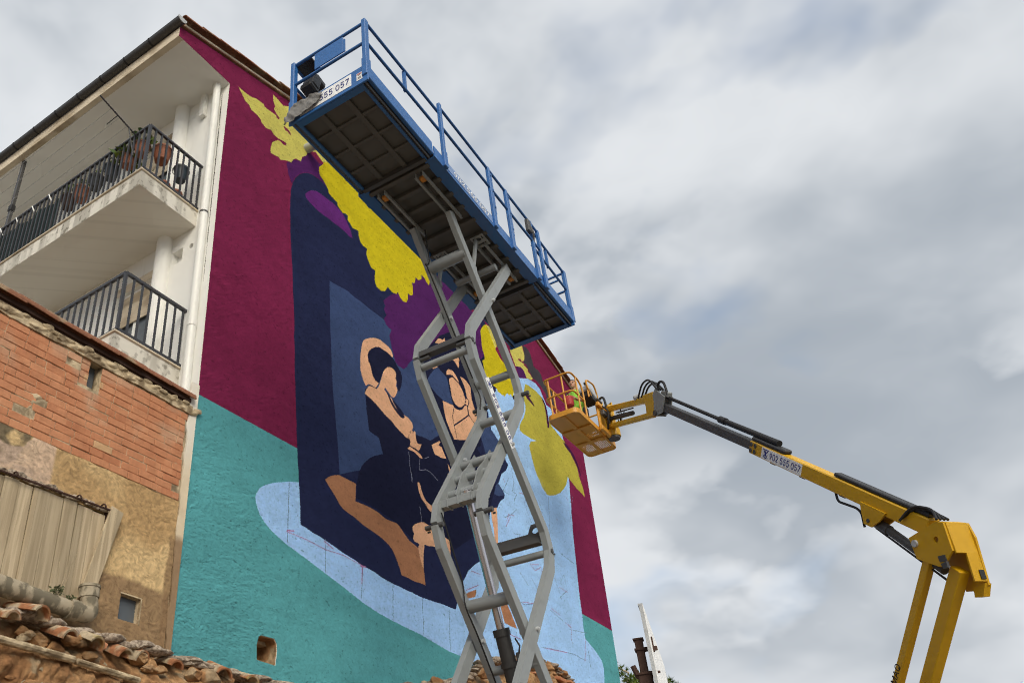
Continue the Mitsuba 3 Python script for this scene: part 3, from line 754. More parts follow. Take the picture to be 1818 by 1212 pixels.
def balcony(zb, zt, zr, ymax, step, rw, name_group, coping=True, zlow=None):
    S = put('balcony_slab', span((XE + .02, 7.93, zb), (XF, ymax, zt - .03)), 'slab_concrete', AB)
    put('coping', cat([span((XE - .005, 7.905, zt - .03), (XE + .30, ymax, zt), .006), span((XE + .302, 7.905, zt - .03), (XF, 8.15, zt), .006)]), 'fascia_concrete', S)
    R = put('balcony_railing', cat([beam((XE + .05, 7.935, zr - rw / 2), (XE + .05, ymax, zr - rw / 2), .045, rw), beam((XE + .05, 7.935, zr - rw / 2), (XF + .0, 7.935, zr - rw / 2), .045, rw),
                                    beam((XE + .05, 7.935, zlow), (XE + .05, ymax, zlow), .04, rw), beam((XE + .05, 7.935, zlow), (XF - .0, 7.935, zlow), .04, rw)]), 'iron_bar', AB)
    k = (zlow, zr)
    h = zr - rw - zlow
    shp = mikit.ply(box((0, 0, 0), (.026, .026, h)), 'iron_bar')
    post = mikit.ply(box((0, 0, 0), (.042, .042, h)), 'iron_bar')
    zc = zlow + h / 2
    put('bar', None, None, R, shape=post, place=frame((XE + .05, 7.935, zc), (1, 0, 0), (0, 1, 0), Z3))
    y = 7.935 + step
    while y < ymax - .05:
        put('bar', None, None, R, shape=shp, place=frame((XE + .05, y, zc), (1, 0, 0), (0, 1, 0), Z3))
        y += step
    x = XE + .05 + step
    while x < XF - .02:
        put('bar', None, None, R, shape=shp, place=frame((x, 7.935, zc), (1, 0, 0), (0, 1, 0), Z3))
        x += step


balcony(11.13, 11.46, 12.46, 14.2, .118, .035, 'upper', zlow=11.50)
balcony(8.14, 8.47, 9.48, 10.8, .15, .045, 'lower', zlow=8.50)


# ---------------------------------------------------------------- things on the balconies
def pot_mesh(r, h, rim=.03):
    return lathe([(0, 0), (r * .68, 0), (r * .92, h - rim), (r, h - rim), (r, h), (r * .88, h), (r * .84, h - .02), (0, h - .03)], 20)


def leaves(n, spread, height, size, seed, droop=0.0):
    r = np.random.default_rng(seed)
    v, f = [], []
    for i in range(n):
        a, t = r.uniform(0, 2 * np.pi), r.uniform(.15, 1)
        c = V(math.cos(a), math.sin(a), 0) * spread * t * r.uniform(.3, 1) + V(0, 0, height * r.uniform(.1, 1) - droop * t)
        d = unit(V(math.cos(a), math.sin(a), r.uniform(-.6, 1.0)))
        s = unit(np.cross(d, r.normal(size=3)))
        L, w = size * r.uniform(.6, 1.3), size * .28
        k = len(v)
        v += [c - s * w * .2, c + d * L * .5 + s * w, c + d * L, c + d * L * .5 - s * w]
        f += [[k, k + 1, k + 2], [k, k + 2, k + 3]]
    return trimesh.Trimesh(v, f, process=False)


def plant_pot(o, r, h, mat_, label, leaf=None, hang=False, tilt=0):
    t = thing('plant_pot', label, 'plant pot')
    M = trimesh.transformations.rotation_matrix(tilt, (0, 1, 0))
    M[:3, 3] = o
    put('pot', pot_mesh(r, h), mat_, t, 50, place=M)
    put('soil_fill', trimesh.creation.cylinder(r * .85, .02, sections=16), 'soil', t, place=frame(V(*o) + V(0, 0, h - .035), (1, 0, 0), (0, 1, 0), Z3))
    if leaf:
        put('foliage', leaves(*leaf), 'foliage', t, place=frame(V(*o) + V(0, 0, h - .03), (1, 0, 0), (0, 1, 0), Z3))
    if hang:
        g = np.linspace(0, 2 * np.pi, 25)
        put('hanger', tube(np.stack([o[0] + (r + .01) * np.cos(g), o[1] + (r + .01) * np.sin(g), 0 * g + o[2] + h * .8], 1), .006, 5, False), 'iron_bar', t)
    return t


# on and behind the upper railing
plant_pot((5.92, 8.10, 12.10), .155, .25, 'clay_pot', 'large terracotta pot hanging inside the side railing of the upper balcony', hang=True)
plant_pot((6.31, 8.08, 11.98), .125, .26, 'navy_pot', 'dark blue pot hanging on the side railing beside the round column', hang=True)
plant_pot((5.66, 8.28, 12.14), .13, .22, 'clay_pot', 'terracotta pot with a pale green plant in the corner of the upper railing', (60, .16, .28, .14, 3), hang=True)
plant_pot((5.68, 8.62, 12.12), .14, .22, 'clay_pot', 'terracotta pot with trailing green leaves next to the railing corner', (90, .20, .20, .15, 4, .15), hang=True)
plant_pot((5.67, 9.00, 12.08), .13, .26, 'navy_pot', 'black pot hanging behind the front railing near the corner', (12, .06, .22, .06, 5), hang=True)
plant_pot((5.66, 9.36, 12.08), .13, .24, 'black_plastic', 'black plastic pot with dry stems behind the front railing', (14, .07, .3, .05, 6), hang=True)
plant_pot((5.67, 9.74, 12.06), .14, .24, 'clay_pot', 'dark red pot behind the front railing beside the green cloth', (30, .14, .34, .08, 7), hang=True)
plant_pot((5.66, 10.06, 12.06), .13, .24, 'rust', 'brown pot with a dried plant at the edge of the green cloth', (24, .12, .36, .07, 8), hang=True)
plant_pot((6.02, 8.12, 11.47), .13, .20, 'clay_pot', 'terracotta pot on the upper balcony floor under the large hanging pot')
plant_pot((6.26, 8.10, 11.47), .125, .19, 'clay_pot', 'terracotta pot on the upper balcony floor below the dark blue pot')
plant_pot((5.80, 8.14, 11.47), .12, .19, 'clay_pot', 'terracotta pot on the upper balcony floor nearest the corner', (10, .05, .25, .05, 9))
ct = thing('wooden_crate', 'brown slatted wooden crate standing among the pots on the upper balcony', 'crate')
for z in (11.50, 11.60, 11.70, 11.80):
    put('slat', cat([span((5.90, 8.33, z), (6.22, 8.345, z + .075)), span((5.90, 8.60, z), (6.22, 8.615, z + .075)), span((5.885, 8.33, z), (5.90, 8.615, z + .075)), span((6.22, 8.33, z), (6.235, 8.615, z + .075))]), 'old_wood', ct)
put('corner_post', cat([span((x, y, 11.47), (x + .03, y + .03, 11.9)) for x in (5.901, 6.189) for y in (8.346, 8.569)]), 'old_wood', ct)

# cloth behind the railing
gy = np.linspace(10.15, 14.15, 90)
top = 12.30 + .07 * (meshkit.fbm(np.stack([gy * 3, 0 * gy, 0 * gy], 1), 3, 4) - .5) * 2
vv, ff = [], []
for j in range(9):
    t = j / 8
    vv.append(np.stack([5.56 + .02 * np.sin(gy * 11) + .012 * np.sin(gy * 23 + 3 * t), gy, 11.50 + t * (top - 11.50)], 1))
vv = np.vstack(vv)
for j in range(8):
    for i in range(89):
        a = j * 90 + i
        ff += [[a, a + 1, a + 91], [a, a + 91, a + 90]]
cloth2 = trimesh.Trimesh(np.vstack([vv, vv + [.004, 0, 0]]), np.vstack([ff, np.array(ff)[:, ::-1] + len(vv)]), process=False)
wc = thing('privacy_cloth', 'dark green cloth tied behind the bars of the upper balcony railing', 'cloth')
put('cloth', cloth2, 'green_cloth', wc, True)
for i, y in enumerate(np.arange(10.35, 14, .45)):
    put('tie', tube([(5.53, y, 12.30), (5.50, y + .02, 12.36), (5.47, y + .03, 12.43)], .012, 5), 'sticker_white', wc)

cl = thing('clothes_line', 'washing line wires strung from a thin black rod at the upper balcony corner', 'clothes line')
put('rod', tube([(5.56, 8.24, 12.38), (4.73, 8.20, 12.575)], .013, 8), 'iron_bar', cl, 40)
put('brace', cat([tube([(5.51, 8.26, 11.98), (5.33, 8.23, 12.44)], .010, 6), tube([(5.10, 8.21, 12.49), (5.08, 8.44, 12.42)], .008, 6)]), 'iron_bar', cl)
for x in (4.80, 4.97, 5.14, 5.30):
    s = np.linspace(0, 1, 12)
    z0 = 12.38 + (5.56 - x) * .235
    put('wire', tube(np.stack([x + 0 * s, 8.21 + s * 6.5, z0 - .12 * np.sin(np.pi * s)], 1), .0035, 4), 'zinc', cl)
ap = thing('awning_post', 'dark upright metal post between the balcony railing and the eaves', 'post')
put('post', span((5.57, 11.76, 11.47), (5.63, 11.83, ZS), .004), 'dark_steel', ap)
put('clamp', span((5.555, 11.745, 12.98), (5.645, 11.845, 13.12), .006), 'ink_black', ap)


# ---------------------------------------------------------------- low brick building against the apartment house
BB = thing('brick_building', 'low old building of bare orange bricks over ochre render', 'building')
X0, XB = 2.3, 6.44
wall = sg.box(X0, 0, 6.605, 7.56).difference(sg.box(4.80, 7.13, 5.08, 7.535)).difference(sg.box(5.775, 4.645, 6.05, 4.92)).difference(sg.box(2.9, 4.66, 5.36, 5.70))
WL = put('wall_core', ext(wall, .38, WALLF(YM + .392)), 'mortar', BB)
put('back_body', cat([span((X0, 7.9, 0), (6.58, 9.8, 7.45))]), 'mortar', BB)

H, L = .0946, .256
def brick_ply(l, seed):
    r = np.random.default_rng(seed)
    m = box((0, 0, 0), (l, .05, H - .0065), .004)
    return mikit.ply(m, 'brick_clay')
put('mortar_joints', ext(sg.box(X0, 6.236, XB - .01, 7.5).difference(sg.box(4.80, 7.13, 5.08, 7.535)), .03, WALLF(YM + .010)), 'mortar', WL)
bp = {l: [brick_ply(l, 3)] for l in (.247, .120, .18, .075)}
eaten = [((4.30, 6.50), .085), ((4.33, 6.42), .05), ((4.31, 6.34), .06), ((4.33, 6.60), .06), ((4.36, 6.68), .11), ((4.42, 6.74), .06), ((4.70, 7.32), .045), ((4.79, 7.28), .07),
         ((6.02, 7.11), .06), ((6.05, 7.02), .05), ((6.10, 6.80), .035), ((5.93, 6.80), .03), ((5.93, 6.60), .055), ((6.03, 6.66), .035), ((6.32, 7.0), .05), ((6.40, 6.86), .06), ((6.38, 6.74), .05),
         ((6.33, 6.70), .06), ((6.40, 6.50), .055), ((6.25, 6.35), .045), ((6.37, 6.36), .09), ((5.98, 6.40), .04), ((6.42, 7.2), .05), ((6.41, 6.60), .05), ((4.55, 7.46), .05)]
z, row = 6.238, 0
nb = 0
while z + H < 7.49:
    x = X0 + (.5 * L if row % 2 else 0) + rng.uniform(-.03, .03)
    while x < XB - .03:
        l = L if rng.random() < .9 else rng.choice([.19, .13])
        x1 = min(x + l, XB + rng.uniform(-.03, .015))
        c = ((x + x1) / 2, z + H / 2)
        w = x1 - x
        bad = any(abs(c[0] - e[0][0]) < e[1] * .7 + w * (.22 if n_ < 6 else .12) and abs(c[1] - e[0][1]) < e[1] * (.7 if n_ < 6 else .45) for n_, e in enumerate(eaten))
        inwin = x1 > 4.79 and x < 5.09 and z + H > 7.125
        if inwin and x < 4.72:                                       # cut at the window
            x1 = 4.795
            c = ((x + x1) / 2, z + H / 2)
            w, inwin = x1 - x, False
        elif inwin and x1 > 5.15:
            xo, x = x, 5.085
            c = ((x + x1) / 2, z + H / 2)
            w, inwin = x1 - x, False
        if not bad and not inwin and w > .04 and x1 > 3.3:
            key = min(bp, key=lambda k: abs(k - (w - .009)))
            s = (w - .0075) / key
            M = frame((c[0], YM - .004 + rng.uniform(-.005, .005), c[1] + rng.uniform(-.003, .003)), (s, 0, 0), (0, 1, 0), Z3)
            M = M @ trimesh.transformations.rotation_matrix(rng.uniform(-.012, .012), (0, 1, 0)) @ trimesh.transformations.rotation_matrix(rng.uniform(-.012, .012), (0, 0, 1))
            put('brick', None, None, WL, shape=bp[key][0], place=M)
            nb += 1
        x = x1
    z += H
    row += 1
# blocked half of the small window: three bricks set back, and the grey pane beside them
for i, zz in enumerate((7.13, 7.225, 7.32, 7.415)):
    put('brick', None, None, WL, shape=bp[.120][0], place=frame((4.865 + .004 * (i % 2), YM + .012, zz + .047), (.95, 0, 0), (0, 1, 0), Z3))
put('window_pane', span((4.93, YM + .10, 7.12), (5.07, YM + .115, 7.52)), 'pane_grey', BB, label='narrow grey pane in the brick wall')
put('window_lintel', span((4.78, YM + .0, 7.49), (5.09, YM + .2, 7.54)), 'old_wood', BB)
# mortar squeezed out where bricks have crumbled
rk = [mikit.ply(rock(40 + i, 2, .5, (1, .5, .8)), 'mortar') for i in range(4)]
for i, (c, r) in enumerate(eaten):
    for j in range(2):
        s = r * rng.uniform(.55, .85) * (1.25 if i < 6 else 1)
        a = rng.uniform(0, 3)
        put('mortar_lump', None, None, WL, shape=rk[(i + j) % 4], place=frame((c[0] + rng.uniform(-.4, .4) * r, YM - .008 + rng.uniform(-.012, .014), c[1] + rng.uniform(-.4, .4) * r), V(math.cos(a), 0, math.sin(a)) * s * 1.1, V(0, .5, 0) * s, V(-math.sin(a), 0, math.cos(a)) * s))
# band of mortar under the eaves, and the eaves tiles
gx_ = np.linspace(X0, 6.5, 150)
tp, lo = 7.60 + 0 * gx_, 7.475 + .035 * (meshkit.fbm(np.stack([gx_ * 6, 0 * gx_, 0 * gx_], 1), 3, 9) - .5)
put('eaves_mortar', ext(sg.Polygon(list(zip(gx_, tp)) + list(zip(gx_[::-1], lo[::-1]))), .05, WALLF(YM + .005)), 'mortar', BB)
for i in range(46):
    x = X0 + .095 * i + rng.uniform(-.03, .03)
    if x > 3.3:
        s = rng.uniform(.03, .055)
        put('mortar_lump', None, None, WL, shape=rk[i % 4], place=frame((x, YM - .045, 7.56 + rng.uniform(-.05, .05)), V(s * 1.8, 0, s * .3), V(0, s, 0), V(-.3 * s, 0, s)))
ER = put('eaves_board', cat([span((X0, YM - .045, 7.645), (6.46, YM + .4, 7.70)), span((X0, YM - .015, 7.60), (6.40, YM + .1, 7.644))]), 'rust', BB)
put('roof_slab', span((X0, YM - .02, 7.702), (6.55, 9.8, 7.76)), 'roof_clay', BB)
et = mikit.ply(barrel(.50, .085, .066, .018, 11), 'roof_clay', smooth=40)
x = 6.49
i = 0
while x > 2.9:
    put('eaves_tile', None, None, BB, shape=et, place=tile_frame(V(x, YM - .035 + rng.uniform(-.012, .012), 7.70), V(-1, rng.uniform(-.02, .02), .055 + rng.uniform(-.02, .02)), (0, -.25, 1)))
    x -= .425
    i += 1

# rendered lower storey
rend = wall.intersection(sg.box(X0, 4.2, 6.44, 6.236))
rend = rend.difference(sg.box(2.9, 4.6, 5.40, 5.72))
c = np.array(rend.exterior.segmentize(.05).coords)[:-1]
c = c + (meshkit.fbm(np.stack([c[:, 0] * 8, c[:, 1] * 8, 0 * c[:, 0]], 1), 3, 8)[:, None] - .5) * .03
put('render_coat', ext(sg.Polygon(c, [np.array(r.coords)[:-1] for r in rend.interiors]).buffer(0), .028, WALLF(YM + .004)), 'ochre_render', BB, label='ochre render with dark weathered patches')
zz = np.linspace(4.2, 7.98, 90)
le = 6.455 + .03 * (meshkit.fbm(np.stack([zz * 7, 0 * zz, 0 * zz], 1), 3, 12) - .5) * 2
put('corner_strip', ext(sg.Polygon(list(zip(le, zz)) + [(6.594, 7.98), (6.552, 5.2), (6.536, 4.2)]), .03, WALLF(YM + .002)), 'corner_plaster', BB, label='strip of cream plaster beside the mural, brown at its foot')
put('small_window', span((5.775, YM + .055, 4.645), (6.05, YM + .07, 4.92)), 'pane_grey', BB, label='small square grey pane low in the ochre wall')
put('window_rim', cat([span((5.77, YM - .03, 4.92), (6.055, YM + .055, 4.935)), span((6.05, YM - .029, 4.64), (6.064, YM + .054, 4.935))]), 'mortar', BB)

# boarded hatch
HT = put('hatch', cat([span((2.9, YM + .05, 4.66), (5.36, YM + .07, 5.70))]), 'dark_gap', BB, label='boarded opening of grey weathered planks')
x = 2.95
i = 0
while x < 5.30:
    w = rng.uniform(.165, .20)
    m = box((0, 0, 0), (w - .007, .028, 1.02 + rng.uniform(-.02, .02)), .005)
    put('plank', m, 'old_wood', HT, place=frame((x + w / 2, YM - .045 + rng.uniform(-.008, .008), 5.185 + rng.uniform(-.01, .01)), unit((1, rng.uniform(-.03, .03), rng.uniform(-.008, .008))), (0, 1, 0), unit((rng.uniform(-.012, .012), 0, 1))))
    x += w
    i += 1
tl = thing('loose_plank', 'grey plank leaning askew at the right end of the boarded hatch', 'plank')
put('board', beam((5.30, YM - .06, 4.70), (5.52, YM - .10, 5.78), .03, .17, (1, 0, 0), .005), 'old_wood', tl)
put('rusty_upright', beam((5.345, YM - .02, 4.95), (5.44, YM - .02, 5.74), .03, .05, (1, 0, 0)), 'rust', tl, label='rusty upright beside the plank')
rod = thing('iron_rod', 'thin rusty iron rod with two hooks along the top of the boarded hatch', 'rod')
put('rod_bar', tube([(2.9, YM - .10, 5.655), (5.50, YM - .10, 5.745)], .012, 7), 'rust', rod, 40)
for hx in (4.22, 4.98, 5.30):
    g = np.linspace(-.3, 3.6, 12)
    hz = 5.655 + (hx - 2.9) * .0346
    put('hook', tube(np.stack([hx + .02 * np.cos(g) + .055 * (g / 3.6), YM - .10 + .05 * np.cos(g), hz + .035 * np.sin(g)], 1), .010, 6), 'rust', rod)
# ledge of broken render over the hatch
lg = [mikit.ply(rock(60 + i, 2, .5), 'grit') for i in range(3)]
for i in range(34):
    x = 3.4 + .064 * i
    s = rng.uniform(.025, .05)
    put('broken_render', None, None, BB, shape=lg[i % 3], place=frame((x, YM - .045, 5.735 + .012 * math.sin(i) + (x - 3.4) * .012), V(s * 1.5, 0, s * .4), V(0, s * .8, 0), V(0, 0, s * .8)))

# grey drain pipe lying on the old tiles
DP = thing('drain_pipe', 'weathered cream drain pipe with an elbow lying below the boarded hatch', 'pipe')
pipe_r = .088
put('pipe_run', tube([(2.6, 7.27, 4.60), (4.52, 7.29, 4.545)], pipe_r * 1.08, 20), 'old_pipe', DP, 40)
put('pipe_run', tube([(4.50, 7.29, 4.545), (5.08, 7.30, 4.525)], pipe_r * .97, 20), 'old_pipe', DP, 40)
put('pipe_socket', tube([(5.02, 7.30, 4.528), (5.14, 7.30, 4.523)], pipe_r * 1.18, 20), 'old_pipe', DP, 40)
put('elbow', tube(fillet([(5.12, 7.30, 4.523), (5.30, 7.30, 4.52), (5.27, 7.33, 4.74)], .14, 8), pipe_r, 20), 'old_pipe', DP, 40)
put('elbow_socket', cat([tube([(5.278, 7.33, 4.70), (5.272, 7.335, 4.80)], pipe_r * 1.16, 20), tube([(5.272, 7.335, 4.80), (5.271, 7.336, 4.825)], pipe_r * 1.26, 20)]), 'old_pipe', DP, 40)
wd = thing('weed', 'small grey-green weed with dry stalks growing on the drain pipe', 'plant')
put('leaf_tuft', xf(leaves(110, .07, .07, .035, 21), frame((4.86, 7.26, 4.61), (1, 0, 0), (0, 1, 0), Z3)), 'dry_leaf', wd)
put('leaf_tuft', xf(leaves(60, .05, .05, .03, 22), frame((5.02, 7.26, 4.59), (1, 0, 0), (0, 1, 0), Z3)), 'dry_leaf', wd)
for a, b in (((4.83, 7.25, 4.64), (4.80, 7.22, 4.92)), ((4.90, 7.25, 4.64), (4.96, 7.22, 5.02)), ((4.87, 7.25, 4.64), (4.88, 7.20, 4.88))):
    put('stalk', tube([a, (V(*a) + V(*b)) / 2 + V(.01, 0, 0), b], .005, 5), 'old_wood', wd)

# ---------------------------------------------------------------- ruined stone wall in front
RW = thing('ruined_wall', 'broken wall of earth, stones and tile scraps along the foot of the mural', 'wall')
prof = np.array([(2.3, 4.32), (4.4, 4.32), (5.1, 4.32), (5.76, 4.33), (6.5, 4.37), (6.87, 4.38), (7.41, 4.37), (8.0, 4.38), (8.41, 4.40), (9.08, 4.45), (9.8, 4.64), (10.9, 4.86), (11.6, 5.00), (12.2, 5.16),
                 (12.9, 5.42), (13.5, 5.72), (13.97, 5.86), (14.64, 6.02), (15.2, 6.20), (15.8, 6.24), (16.5, 6.22), (17.0, 6.10), (17.3, 5.95), (17.7, 5.55), (18.2, 4.9), (18.9, 3.6), (19.6, 2.0)])
nx, nz = 620, 64
xs = np.concatenate([np.linspace(2.3, 9, 380), np.linspace(9.03, 19.6, 240)])
tops = np.interp(xs, prof[:, 0], prof[:, 1]) + .05 * (meshkit.fbm(np.stack([xs * 4, 0 * xs, 0 * xs], 1), 4, 31) - .5) * 2
vv, ff = [], []
for i in range(nx):
    for j in range(nz):
        t = 1 - (1 - j / (nz - 1)) ** 2.0
        z = tops[i] * t
        d = .30 * min(1, (1 - t) * 9 + .12)
        p = V(xs[i] * 1.6, z * 1.9, 0)
        d += (.26 * (meshkit.fbm(p, 3, 5) - .5) + .16 * abs(meshkit.fbm(p * 4.1, 3, 8) - .5) + .07 * (meshkit.fbm(p * 9, 2, 6) - .5)) * min(1, (1 - t) * 14)
        vv.append((xs[i], YM - .012 - max(d, .01), z))
for i in range(nx - 1):
    for j in range(nz - 1):
        a = i * nz + j
        ff += [[a, a + nz, a + nz + 1], [a, a + nz + 1, a + 1]]
front = np.array(vv)
backv = front.copy()
backv[:, 1] = YM - .004
k = len(front)
b2_ = np.array(ff)
caps = []
for i in range(nx - 1):
    a, b = i * nz + nz - 1, (i + 1) * nz + nz - 1
    caps += [[a, b, b + k], [a, b + k, a + k]]
put('earth_core', trimesh.Trimesh(np.vstack([front, backv]), np.vstack([b2_, b2_[:, ::-1] + k, caps]), process=False), 'earth', RW, 45)


def top_at(x):
    return float(np.interp(x, xs, tops))


st = [mikit.ply(rock(80 + i, 3, .62), 'stone' if i % 2 else 'earth', smooth=25) for i in range(8)]
for i in range(230):
    x = rng.uniform(3.5, 8.0) if i < 140 else rng.uniform(8, 17.2)
    t = top_at(x)
    z = t - rng.uniform(.10, 1.05) if x < 8 else t - rng.uniform(.02, .5)
    s = .035 + .085 * rng.random() ** 2.2
    a = rng.uniform(-.4, .4)
    put('stone', None, None, RW, shape=st[i % 8], place=frame((x, YM - .255 + rng.uniform(-.05, .05), z), V(math.cos(a), 0, math.sin(a)) * s * 1.35, V(0, s * .8, 0), V(-math.sin(a), 0, math.cos(a)) * s * .8))
# grey mortar capping right of the corner and the mud ridge under the mural
cap = [mikit.ply(rock(100 + i, 2, .45), 'grit', smooth=30) for i in range(4)]
for i in range(150):
    x = 6.45 + (i / 150) ** 1.15 * 10.9
    s = rng.uniform(.06, .12)
    put('mortar_cap', None, None, RW, shape=cap[i % 4], place=frame((x, YM - .10 + rng.uniform(-.03, .02), top_at(x) - .03 + rng.uniform(-.025, .02)), V(s * 1.9, 0, s * rng.uniform(-.2, .4)), V(0, s * 1.2, 0), V(-.2 * s, 0, s * .42)))
fl = mikit.ply(box((0, 0, 0), (.26, .12, .028), .006), 'brick_clay')
for i in range(26):
    x = rng.uniform(3.6, 17)
    t = top_at(x)
    z = t - rng.uniform(.08, .9) if x < 7.5 else t - rng.uniform(.05, .35)
    a = rng.uniform(-.5, .35)
    put('brick_scrap', None, None, RW, shape=fl, place=frame((x, YM - .29 + rng.uniform(-.03, .05), z), V(math.cos(a), rng.uniform(-.3, .3), math.sin(a)) * rng.uniform(.5, 1.0), V(0, 1, .2), V(-math.sin(a), -.2, math.cos(a)) * rng.uniform(1, 2.2)))
put('timber', cat([beam((4.2, YM - .36, 4.03), (5.1, YM - .35, 4.01), .09, .06, (0, 0, 1), .02), beam((5.1, YM - .35, 4.005), (5.9, YM - .34, 3.97), .08, .055, (0, 0, 1), .02)]), 'mortar', RW, label='pale split timber bedded in the ruined wall')
# the last row of curved tiles
rt = [mikit.ply(barrel(.42, .115, .095, .020, 13, 2.9), 'mossy_clay', smooth=40), mikit.ply(barrel(.34, .10, .085, .02, 13, 2.7), 'mossy_clay', smooth=40)]
for i, x in enumerate([3.55, 3.83, 4.10, 4.36, 4.60, 4.94, 5.22, 5.62, 5.94, 6.36, 7.1, 7.45]):
    o = V(x + rng.uniform(-.05, .05), YM - .42 + rng.uniform(-.05, .06) + (.08 if x > 5.5 else 0), top_at(x) - .05 - (.12 if x > 4.8 else .02) + rng.uniform(-.045, .035))
    put('old_tile', None, None, RW, shape=rt[i % 2], place=tile_frame(o, V(rng.uniform(-.3, .3), 1, .22 + (.22 if x > 4.9 else 0) + rng.uniform(-.1, .1)), V(rng.uniform(-.38, .38), 0, 1)))
for i in range(16):
    x = 3.6 + i * .18
    s = rng.uniform(.07, .12)
    put('mortar_bed', None, None, RW, shape=cap[i % 4], place=frame((x, YM - .20, top_at(x) + .0 + rng.uniform(-.02, .02)), V(s * 1.6, 0, s * .2), V(0, s * 1.3, 0), V(0, 0, s * .6)))


# ---------------------------------------------------------------- scissor lift
SL = thing('scissor_lift', 'tall scissor lift with grey arms and an empty blue platform in front of the mural', 'scissor lift')
_a = math.radians(1.55)
LF = frame((8.372, 4.402, 0), (math.cos(_a), math.sin(_a), 0), (-math.sin(_a), math.cos(_a), 0), Z3)


def sput(name, m, mt, parent=SL, smooth=False, **k):
    return put(name, xf(m, LF), mt, parent, smooth, **k)


ZB = 10.13
# decks
DECK = sput('main_deck', span((-1.50, -.585, 10.20), (1.60, .585, 10.235)), 'deck_steel')
for x in (-1.42, -1.12, -.80, -.50, -.18, .16, .50, .84, 1.18, 1.50):
    sput('cross_beam', span((x - .035, -.47, 10.13), (x + .035, .47, 10.198), .008), 'deck_steel', DECK)
for x, y0 in ((-1.40, -.33), (-1.40, .27), (.30, -.33), (.30, .27)):
    c = sput('slide_channel', cat([span((x, y0 - .03, 10.06), (x + 1.02, y0 - .015, 10.129)), span((x, y0 + .075, 10.06), (x + 1.02, y0 + .09, 10.129)), span((x, y0 - .045, 10.055), (x + 1.02, y0 - .015, 10.062)), span((x, y0 + .075, 10.055), (x + 1.02, y0 + .105, 10.062))]), 'grey_paint', DECK)
    e = x + (.06 if x < 0 else .90)
    sput('grease_block', span((e, y0 - .012, 10.07), (e + .09, y0 + .072, 10.128), .012), 'amber_grease', c)
for y in (-.30, .30):
    sput('bracket_plate', ext(sg.box(0, 0, .26, .20).difference(shapely.union_all([sg.Point(.08, .10).buffer(.04), sg.box(.03, .025, .10, .045), sg.box(.03, .155, .10, .175), sg.box(.17, .03, .21, .17)])), .012, frame((.10, y - .10 if y > 0 else y - .12, 10.10), (1, 0, 0), (0, 1, 0), Z3)), 'grey_paint', DECK)
for sgn in (-1, 1):
    y = sgn * .60
    sput('side_board', cat([span((-1.50, y - .008, 10.15), (1.60, y + .008, 10.345)), span((-1.50, y - sgn * .009, 10.15), (1.60, y - sgn * .155, 10.158)), span((-1.50, y - sgn * .150, 10.159), (1.60, y - sgn * .158, 10.20))]), 'blue_paint')
EXT = {}
for end, x0, x1 in ((-1, -2.98, -1.51), (1, 1.61, 2.98)):
    d = sput('extension_deck', span((x0, -.50, 10.205), (x1, .50, 10.23)), 'deck_steel')
    for y in (-.19, .19):
        sput('deck_rib', span((x0 + .02, y - .035, 10.165), (x1 - .02, y + .035, 10.204), .006), 'deck_steel', d)
    for i in range(3):
        x = x0 + (x1 - x0) * (.28 + .24 * i)
        sput('cross_rib', span((x - .02, -.47, 10.172), (x + .02, .47, 10.204)), 'deck_steel', d)
        sput('cross_rib', span((x + .03, -.47, 10.182), (x + .045, .47, 10.204)), 'deck_steel', d)
    sput('dark_beam', span((x0 if end > 0 else x1 - .06, -.49, 10.12), (x0 + .06 if end > 0 else x1, .49, 10.203)), 'dark_steel', d)
    for sgn in (-1, 1):
        y = sgn * .6
        sput('side_channel', cat([span((x0, y - sgn * .10, 10.135), (x1, y - sgn * .135, 10.175), .006), span((x0, y - sgn * .002, 10.19), (x1, y - sgn * .055, 10.285), .008), span((x0, y - sgn * .010, 10.286), (x1, y - sgn * .022, 10.42))]), 'blue_paint', d)
        sput('channel_web', span((x0, y - sgn * .060, 10.14), (x1, y - sgn * .072, 10.285)), 'dark_steel', d)
    xe = x0 if end < 0 else x1
    EXT[end] = sput('end_board', cat([span((xe - .012, -.60, ZB), (xe + .012, .60, 10.43), .004), span((xe - end * .013, -.5, ZB), (xe - end * .10, .5, ZB + .012))]), 'blue_paint', d)

# guard rails
RT = .021


def rail(pts, r=RT, name='guard_rail'):
    return sput(name, tube(fillet(pts, .05, 4) if len(pts) > 2 else pts, r, 10), 'blue_paint', SL, 40)


